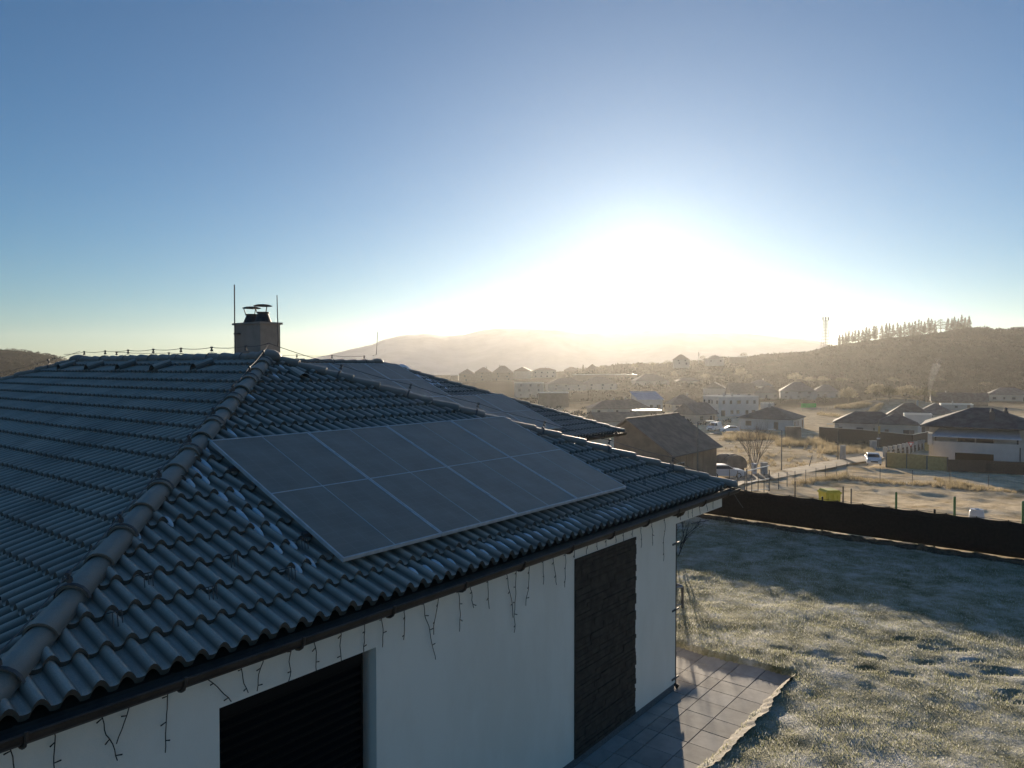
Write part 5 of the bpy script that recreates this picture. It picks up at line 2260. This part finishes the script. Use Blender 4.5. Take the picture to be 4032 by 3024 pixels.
frosty_tree('round frosted tree alone in the lit field below the hill', 3338, 1592, 1530, 70, 'frosttwig', seed=1)
frosty_tree('leftmost tree of the frosted clump behind the earth mound', 3450, 1578, 1513, 74, 'frosttwig', seed=2)
frosty_tree('tree second from the left in the clump behind the earth mound', 3502, 1580, 1525, 62, 'olivetwig', seed=3)
frosty_tree('broadest tree in the middle of the clump behind the earth mound', 3566, 1582, 1520, 84, 'frosttwig', seed=4)
frosty_tree('rightmost tree of the clump beside the smoking barn', 3642, 1584, 1528, 82, 'olivetwig', seed=5)
LB = [(2657, 1494, 1462, 26, 'frosttwig', 'pale frosted bush at the left foot of the hill above the white house'), (2688, 1490, 1452, 34, 'frosttwig', 'larger pale frosted bush above the far low white house'),
      (2778, 1498, 1472, 36, 'frosttwig', 'round pale bush right of the far low white house'), (2834, 1502, 1476, 50, 'frosttwig', 'wide pale bush above the steep gable house'),
      (2866, 1494, 1446, 40, 'olivetwig', 'tall frosted tree on the slope above the long dark roof'), (2916, 1496, 1450, 44, 'frosttwig', 'brightest frosted tree on the slope above the long dark roof'),
      (2948, 1504, 1474, 30, 'frosttwig', 'small pale bush right of the brightest slope tree'), (3128, 1512, 1470, 58, 'frosttwig', 'rust tinted bush on the slope above the two storey grey house'),
      (3186, 1516, 1484, 48, 'frosttwig', 'pale bush above the right end of the two storey grey house'), (3240, 1514, 1482, 52, 'frosttwig', 'pale bush above the dim hip roofed house'),
      (3316, 1516, 1486, 60, 'olivetwig', 'dull olive bush above the round frosted tree'), (3520, 1514, 1484, 50, 'olivetwig', 'olive bush on the slope above the earth mound clump'),
      (3690, 1512, 1486, 60, 'olivetwig', 'spreading olive tree above the barn smoke'), (3880, 1528, 1504, 50, 'olivetwig', 'dark olive bush above the house at the far right')]
for i, (sx, yb, yt, wpx, m, lb) in enumerate(LB):
    frosty_tree(lb, sx, yb, yt, wpx, m, 'bush', 'frosted_bush', 'frosted bushes on the slope', 20 + i, 420)
for i, (sx, yb, yt, wpx, lb) in enumerate([(2568, 1452, 1424, 34, 'bare skyline tree left of the hill shoulder house'), (2628, 1446, 1418, 36, 'bare skyline tree touching the hill shoulder house'), (2500, 1462, 1428, 30, 'faint bare tree on the sunny skyline'),
                                           (2926, 1416, 1388, 34, 'round bare tree above the flat hill building'), (2766, 1424, 1400, 26, 'bare tree between short mast and wide hill house'),
                                           (2370, 1470, 1438, 40, 'broad bare tree beside the pointed skyline gable')]):
    frosty_tree(lb, sx, yb, yt, wpx, 'olivetwig', 'tree', 'bare_tree', 'bare trees on the skyline', 60 + i, 260, d=700)


def larch_mesh(seed, h, slim):
    rnd = random.Random(seed)
    b = MB()
    b.tube([(0, 0, -2), (0, 0, h * .5), (0, 0, h * .98)], [h * .014, h * .009, h * .002], 5)
    c = MB()
    z = h * rnd.uniform(.06, .24)
    zl = z
    lop = rnd.uniform(0, 6.28)
    while z < h * .985:
        t = (z - zl) / (h - zl)
        r = h * slim * (min(1, .55 + t * 3) * (1 - t) ** .75) * rnd.choice([.5, .75, .9, 1.0, 1.25]) + .2
        for k in range(rnd.randint(6, 9)):
            a = rnd.uniform(0, 6.28)
            if rnd.random() < .2 + .2 * math.cos(a - lop):
                continue
            d = Vector((math.cos(a), math.sin(a), rnd.uniform(-.3, .3)))
            s = Vector((-d.y, d.x, 0)) * rnd.uniform(.16, .38) + Vector((0, 0, rnd.uniform(.15, .42)))
            p = Vector((0, 0, z))
            e = p + d * r
            m_ = p + d * r * .5
            c.add([p, m_ + s, e, m_ - s], [(0, 1, 2, 3)])
            for q in (.45, .75):
                x = p + d * r * q
                dr = Vector((rnd.uniform(-.2, .2), rnd.uniform(-.2, .2), -rnd.uniform(.4, 1.0)))
                c.add([x - s * .6, x + s * .6, x + dr], [(0, 1, 2)])
        z += h * rnd.uniform(.016, .03)
    return b, c


LX = [3305, 3318, 3330, 3342, 3356, 3367, 3381, 3397, 3411, 3422, 3441, 3450, 3472, 3490, 3502, 3517, 3533, 3546, 3562, 3579, 3592, 3603, 3617, 3627, 3640, 3655, 3668, 3681, 3732,
      3748, 3758, 3773, 3786, 3800, 3815]
ORD = ['first', 'second', 'third', 'fourth', 'fifth', 'sixth', 'seventh', 'eighth', 'ninth', 'tenth', 'eleventh', 'twelfth', 'thirteenth', 'fourteenth', 'fifteenth', 'sixteenth', 'seventeenth',
       'eighteenth', 'nineteenth', 'twentieth']
lxh = lambda s: np.interp(s, [3300, 3350, 3400, 3500, 3600, 3660, 3700, 3760, 3825], [46, 56, 66, 66, 74, 74, 70, 66, 66])
crest_row = lambda s: float(np.interp(s, CREST_X, CREST_Y))
for i, s in enumerate(LX):
    h = float(lxh(s)) * random.uniform(.82, 1.10) * 850 / FPX
    p = at(s, crest_row(s) + 2, 838 + random.uniform(-6, 10))
    p.z = float(zt(p.x, p.y))
    if i < 20:
        lb = ORD[i] + ' larch from the radio mast along the hill crest'
    else:
        lb = ORD[len(LX) - 1 - i] + ' larch from the right end of the crest row'
    root = thing('larch_tree', lb, 'tree', p, random.uniform(0, 6), 'larches on the hill crest')
    b, c = larch_mesh(100 + i, h, random.uniform(.19, .27))
    b.build('trunk', M['darkbark'], root)
    c.build('crown', M['needle'], root, fix=False)
p = at(3703, 1322, 838)
p.z = float(zt(p.x, p.y))
root = thing('pine_tree', 'dense dark pine with layered crown near the right end of the larch row', 'tree', p, 0)
b = MB()
h = 18.0
b.tube([(0, 0, -1), (.3, 0, h * .5), (0, 0, h)], [.4, .3, .1], 6)
b.build('trunk', M['darkbark'], root)
c = MB()
for k, (x, z, r) in enumerate([(0, 16.5, 3.0), (-2.4, 14.5, 2.6), (2.6, 14.0, 2.8), (-1, 12.2, 3.4), (3.4, 11.4, 2.4), (-3.2, 10.6, 2.4), (.8, 9.6, 3.2), (2.2, 7.2, 2.6), (-2, 7.4, 2.2)]):
    twig_crown(c, (x, 0, z), r, r * .55, 130, 300 + k, size=1.1, hollow=.1)
c.build('crown', M['pinefol'], root, fix=False)
FIRS = [(2296, 1440, 24), (2286, 1452, 12), (2402, 1447, 20), (2412, 1443, 24), (2424, 1436, 30), (2432, 1434, 34), (2440, 1438, 28), (2390, 1450, 16)]
for i, (s, yt, hp) in enumerate(FIRS):
    h = hp * 700 / FPX * 1.2
    p = at(s, yt + hp, 700)
    nm = ['spiky fir beside the low skyline house', 'little spiky fir left of the spiky fir by the skyline house', 'first fir of the dark skyline group', 'second fir of the dark skyline group',
          'third fir of the dark skyline group, nearly the tallest', 'tallest fir of the dark skyline group', 'last fir at the right of the skyline group', 'smallest fir at the left of the skyline group'][i]
    root = thing('fir_tree', nm, 'tree', (p.x, p.y, p.z - 1), 0, 'firs on the sunny skyline')
    b, c = larch_mesh(400 + i, h + 1, .2)
    b.build('trunk', M['darkbark'], root)
    c.build('crown', M['pinefol'], root, fix=False)


# scrub covering the hill and reeds in the fields
def scrub():
    rnd = np.random.default_rng(5)
    V = []
    k = 5200
    px = np.concatenate([rnd.uniform(2240, 4400, int(k * .9)), rnd.uniform(-300, 420, k - int(k * .9))])
    Y = 455 + 400 * rnd.uniform(0, 1, k) ** .8
    px = np.concatenate([px, rnd.uniform(3270, 3850, 420)])
    Y = np.concatenate([Y, rnd.uniform(826, 850, 420)])
    k = len(px)
    X = (px - 2016) / FPX * Y
    Z = zt(X, Y)
    crest = np.interp(px, CREST_X, CREST_Y)
    near = (px > 3300) & (px < 3850)
    size = rnd.uniform(1.2, 3.4, k) * np.where(Y > 800, .8, 1) * (.6 + .9 * vnoise(X, Y, 40, 3))
    size = np.where((Y < 520) & (px < 2700), size * .6, size)
    keep = Z > -12.6
    X, Y, Z, size = X[keep], Y[keep], Z[keep], size[keep]
    n = len(X)
    m = 26
    a = rnd.uniform(0, 2 * np.pi, (n, m))
    ct = rnd.uniform(-.1, 1, (n, m))
    st_ = np.sqrt(1 - ct ** 2)
    r = rnd.uniform(.3, 1, (n, m)) ** .6
    S = size[:, None]
    cx = X[:, None] + np.cos(a) * st_ * r * S
    cy = Y[:, None] + np.sin(a) * st_ * r * S
    cz = Z[:, None] + .1 * S + ct * r * S * .85
    L = S * rnd.uniform(.25, .6, (n, m))
    d = np.stack([np.cos(a) * st_ + rnd.uniform(-.6, .6, (n, m)), np.sin(a) * st_ + rnd.uniform(-.6, .6, (n, m)), ct + rnd.uniform(-.2, .8, (n, m))], -1)
    d /= np.linalg.norm(d, axis=-1, keepdims=True)
    t = rnd.normal(size=(n, m, 3))
    s = np.cross(d, t)
    s /= np.linalg.norm(s, axis=-1, keepdims=True)
    s *= (S * rnd.uniform(.12, .28, (n, m)))[..., None]
    C = np.stack([cx, cy, cz], -1)
    Vv = np.stack([C - s, C + s, C + d * L[..., None]], 2).reshape(-1, 3)
    o = np_mesh('woodland', Vv, np.arange(len(Vv)).reshape(-1, 3), M['scrub'])
    tag(o, 'dark brown scrub and bushes covering the hills', 'woodland', kind='stuff')


scrub()


def leaf_clumps(name, label, kind, m, X, Y, size, k=30, squash=.9, seed=3):
    rnd = np.random.default_rng(seed)
    Z = zt(X, Y)
    n = len(X)
    a = rnd.uniform(0, 2 * np.pi, (n, k))
    ct = rnd.uniform(0, 1, (n, k))
    st_ = np.sqrt(1 - ct ** 2)
    r = rnd.uniform(.3, 1, (n, k)) ** .6
    S = size[:, None]
    C = np.stack([X[:, None] + np.cos(a) * st_ * r * S, Y[:, None] + np.sin(a) * st_ * r * S, Z[:, None] + ct * r * S * squash], -1)
    d = np.stack([np.cos(a) * st_ + rnd.uniform(-.6, .6, (n, k)), np.sin(a) * st_ + rnd.uniform(-.6, .6, (n, k)), ct + rnd.uniform(-.2, .8, (n, k))], -1)
    d /= np.linalg.norm(d, axis=-1, keepdims=True)
    s = np.cross(d, rnd.normal(size=(n, k, 3)))
    s /= np.linalg.norm(s, axis=-1, keepdims=True)
    s *= (S * rnd.uniform(.12, .26, (n, k)))[..., None]
    V = np.stack([C - s, C + s, C + d * (S * rnd.uniform(.25, .6, (n, k)))[..., None]], 2).reshape(-1, 3)
    o = np_mesh(name, V, np.arange(len(V)).reshape(-1, 3), m)
    tag(o, label, name.replace('_', ' '), kind=kind)


def gardens():
    rnd = np.random.default_rng(31)
    px = rnd.uniform(2050, 3700, 520)
    Y = rnd.uniform(190, 470, 520)
    X = (px - 2016) / FPX * Y
    keep = ~((px > 2880) & (Y < 290)) & ~((px > 3050) & (Y < 340))
    leaf_clumps('garden_hedges', 'low hedges and garden shrubs between the village houses', 'stuff', M['scrub'], X[keep], Y[keep], rnd.uniform(.5, 1.7, 520)[keep], seed=32)


gardens()


def reeds():
    rnd = np.random.default_rng(9)
    pts = []

    def area(x0, x1, y0, y1, n, h):
        for _ in range(n):
            g_ = ground(rnd.uniform(x0, x1), rnd.uniform(y0, y1))
            pts.append((g_.x, g_.y, g_.z, h))
    area(2850, 3060, 1712, 1738, 170, 1.1)
    area(3060, 3260, 1735, 1760, 160, 1.1)
    area(3220, 3440, 1752, 1790, 200, .9)
    area(2850, 3300, 1740, 1850, 160, .45)
    for (a, b, n, h) in (((3130, 1915), (3335, 1880), 120, .7), ((3335, 1884), (3600, 1910), 90, .35), ((3600, 1905), (4040, 1945), 150, .42), ((3690, 1895), (3860, 1925), 60, .5),
                         ((3290, 1610), (3420, 1600), 120, 1.2), ((3410, 1640), (3470, 1600), 160, 1.2), ((3220, 1632), (3300, 1640), 60, .8)):
        for _ in range(n):
            t = rnd.uniform()
            g_ = ground(a[0] + (b[0] - a[0]) * t + rnd.uniform(-8, 8), a[1] + (b[1] - a[1]) * t + rnd.uniform(-6, 6))
            pts.append((g_.x, g_.y, g_.z, h))
    P = np.array(pts)
    n = len(P)
    m = 16
    sp = P[:, 3:4] * .35
    bx = P[:, 0:1] + rnd.normal(size=(n, m)) * sp
    by = P[:, 1:2] + rnd.normal(size=(n, m)) * sp
    bz = zt(bx, by)
    h = P[:, 3:4] * rnd.uniform(.4, 1.15, (n, m))
    a = rnd.uniform(0, 6.28, (n, m))
    ln = h * rnd.uniform(.05, .5, (n, m))
    wd_ = rnd.uniform(.012, .03, (n, m)) * (by / 60)
    c = np.stack([bx, by, bz], -1)
    t = rnd.uniform(0, 6.28, (n, m))
    s = np.stack([np.cos(t) * wd_, np.sin(t) * wd_, np.full_like(wd_, -.05)], -1)
    e = c + np.stack([np.cos(a) * ln, np.sin(a) * ln, h], -1)
    s2 = np.stack([-s[..., 0], -s[..., 1], s[..., 2]], -1)
    V = np.stack([c + s, c + s2, e], 2).reshape(-1, 3)
    o = np_mesh('dry_grass', V, np.arange(len(V)).reshape(-1, 3), M['drygrass'])
    tag(o, 'dry pale reeds and grass tufts along the field edges', 'grass', kind='stuff')


reeds()

# ------------------------------------------------------------------ masts
def lattice_mast():
    d = 850
    p = at(3250, 1368, d)
    h = (1368 - 1246) * d / FPX
    root = thing('radio_mast', 'tall lattice radio mast with antenna panels on the hill crest', 'mast', (p.x, p.y, p.z - 1.5))
    H_ = h + 1.5
    b = MB()
    w0, w1 = 4.0, 1.9
    nz = 9
    top = H_ * .86
    cs_ = [(1, 1), (-1, 1), (-1, -1), (1, -1)]
    f = lambda k: (w0 + (w1 - w0) * min(1, (k / nz) * 1.25))
    for sx, sy in cs_:
        b.tube([(sx * f(k), sy * f(k), top * k / nz) for k in range(nz + 1)], .28, 5)
    for k in range(nz + 1):
        z = top * k / nz
        for i in range(4):
            a, c = cs_[i], cs_[(i + 1) % 4]
            b.tube([(a[0] * f(k), a[1] * f(k), z), (c[0] * f(k), c[1] * f(k), z)], .2, 4)
            if k < nz:
                z2 = top * (k + 1) / nz
                b.tube([(a[0] * f(k), a[1] * f(k), z), (c[0] * f(k + 1), c[1] * f(k + 1), z2)], .09, 4)
    b.tube([(0, 0, 0), (0, 0, H_)], .38, 6)
    b.build('lattice', M['mast'], root)
    pf = MB()
    pf.lathe((0, 0, top), [(3.4, 0), (3.4, .35)], 12)
    pf.tube([(-3.3, 0, top), (-3.3, 0, H_ * .99)], .16, 5)
    pf.tube([(3.3, 0, top), (3.3, 0, H_ * .99)], .16, 5)
    pf.build('platform', M['mast'], root)
    for k in range(6):
        a = k * math.pi / 3
        an = MB()
        an.box((3.3 * math.cos(a), 3.3 * math.sin(a), top + 2.6), (.9, .9, 3.6))
        an.build('antenna', M['mast'], root)


lattice_mast()
p = at(2751, 1424, 655)
root = thing('short_mast', 'short white antenna mast between the two hill shoulder houses', 'mast', p)
b = MB()
b.tube([(0, 0, -2), (0, 0, 9.0)], .22, 6)
b.build('pole', M['mast'], root)
for k in range(3):
    b = MB()
    b.box((.5 * math.cos(k * 2.1), .5 * math.sin(k * 2.1), 6.2 + k * .7), (.45, .45, 2.4))
    b.build('antenna', M['signwhite'], root)

# ------------------------------------------------------------------ far mountains
def mountains():
    MX = [-900, 600, 1200, 1340, 1460, 1520, 1600, 1680, 1760, 1830, 1890, 1960, 2060, 2150, 2200, 2290, 2400, 2500, 2600, 2740, 2850, 2990, 3120, 3220, 3300, 3700, 5000]
    MY = [1440, 1438, 1420, 1385, 1360, 1335, 1320, 1314, 1322, 1318, 1304, 1292, 1292, 1288, 1292, 1303, 1312, 1306, 1294, 1300, 1308, 1318, 1330, 1344, 1372, 1420, 1440]
    px = np.linspace(-900, 5000, 700)
    row = np.interp(px, MX, MY) + (vnoise(px, px * 0, 60, 2) - .5) * 5 + (vnoise(px, px * 0, 17, 3) - .5) * 2
    D0 = 2200.0
    V = []
    depth = [(-600, -.02), (-420, .30), (-240, .62), (-110, .86), (0, 1.0), (200, .7), (400, .2)]
    for (dd, f) in depth:
        for q, r in zip(px, row):
            zc = CAMZ + (1449 - r) / FPX * D0
            d = D0 + dd + 30 * math.sin(q * .011) * (f < 1)
            jit = (vnoise(np.array([q]), np.array([dd * 1.0]), 70, 5)[0] - .5) * 9 * (f < 1)
            V.append(((q - 2016) / FPX * d, d, -16 + (zc + 16) * f + jit * (0 < f)))
    n = len(px)
    F = [(j * n + i, j * n + i + 1, (j + 1) * n + i + 1, (j + 1) * n + i) for j in range(len(depth) - 1) for i in range(n - 1)]
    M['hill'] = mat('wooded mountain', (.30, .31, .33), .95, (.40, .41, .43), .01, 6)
    o = np_mesh('mountains', np.array(V), np.array(F), M['hill'], smooth=True)
    tag(o, kind='structure')


mountains()

# ------------------------------------------------------------------ haze
def haze():
    b = MB()
    b.bx(-3000, 3000, -60, 2850, -42, 136)
    m = bpy.data.materials.new('morning haze')
    m.use_nodes = True
    nt = m.node_tree
    nt.nodes.clear()
    out = nt.nodes.new('ShaderNodeOutputMaterial')
    v = nt.nodes.new('ShaderNodeVolumePrincipled')
    v.inputs['Density'].default_value = HAZE_DENSITY
    v.inputs['Anisotropy'].default_value = HAZE_G
    v.inputs['Color'].default_value = (.97, .955, .92, 1)
    nt.links.new(v.outputs[0], out.inputs['Volume'])
    o = b.build('haze', m)
    tag(o, 'thin sunlit morning haze filling the valley', 'haze', kind='stuff')


haze()
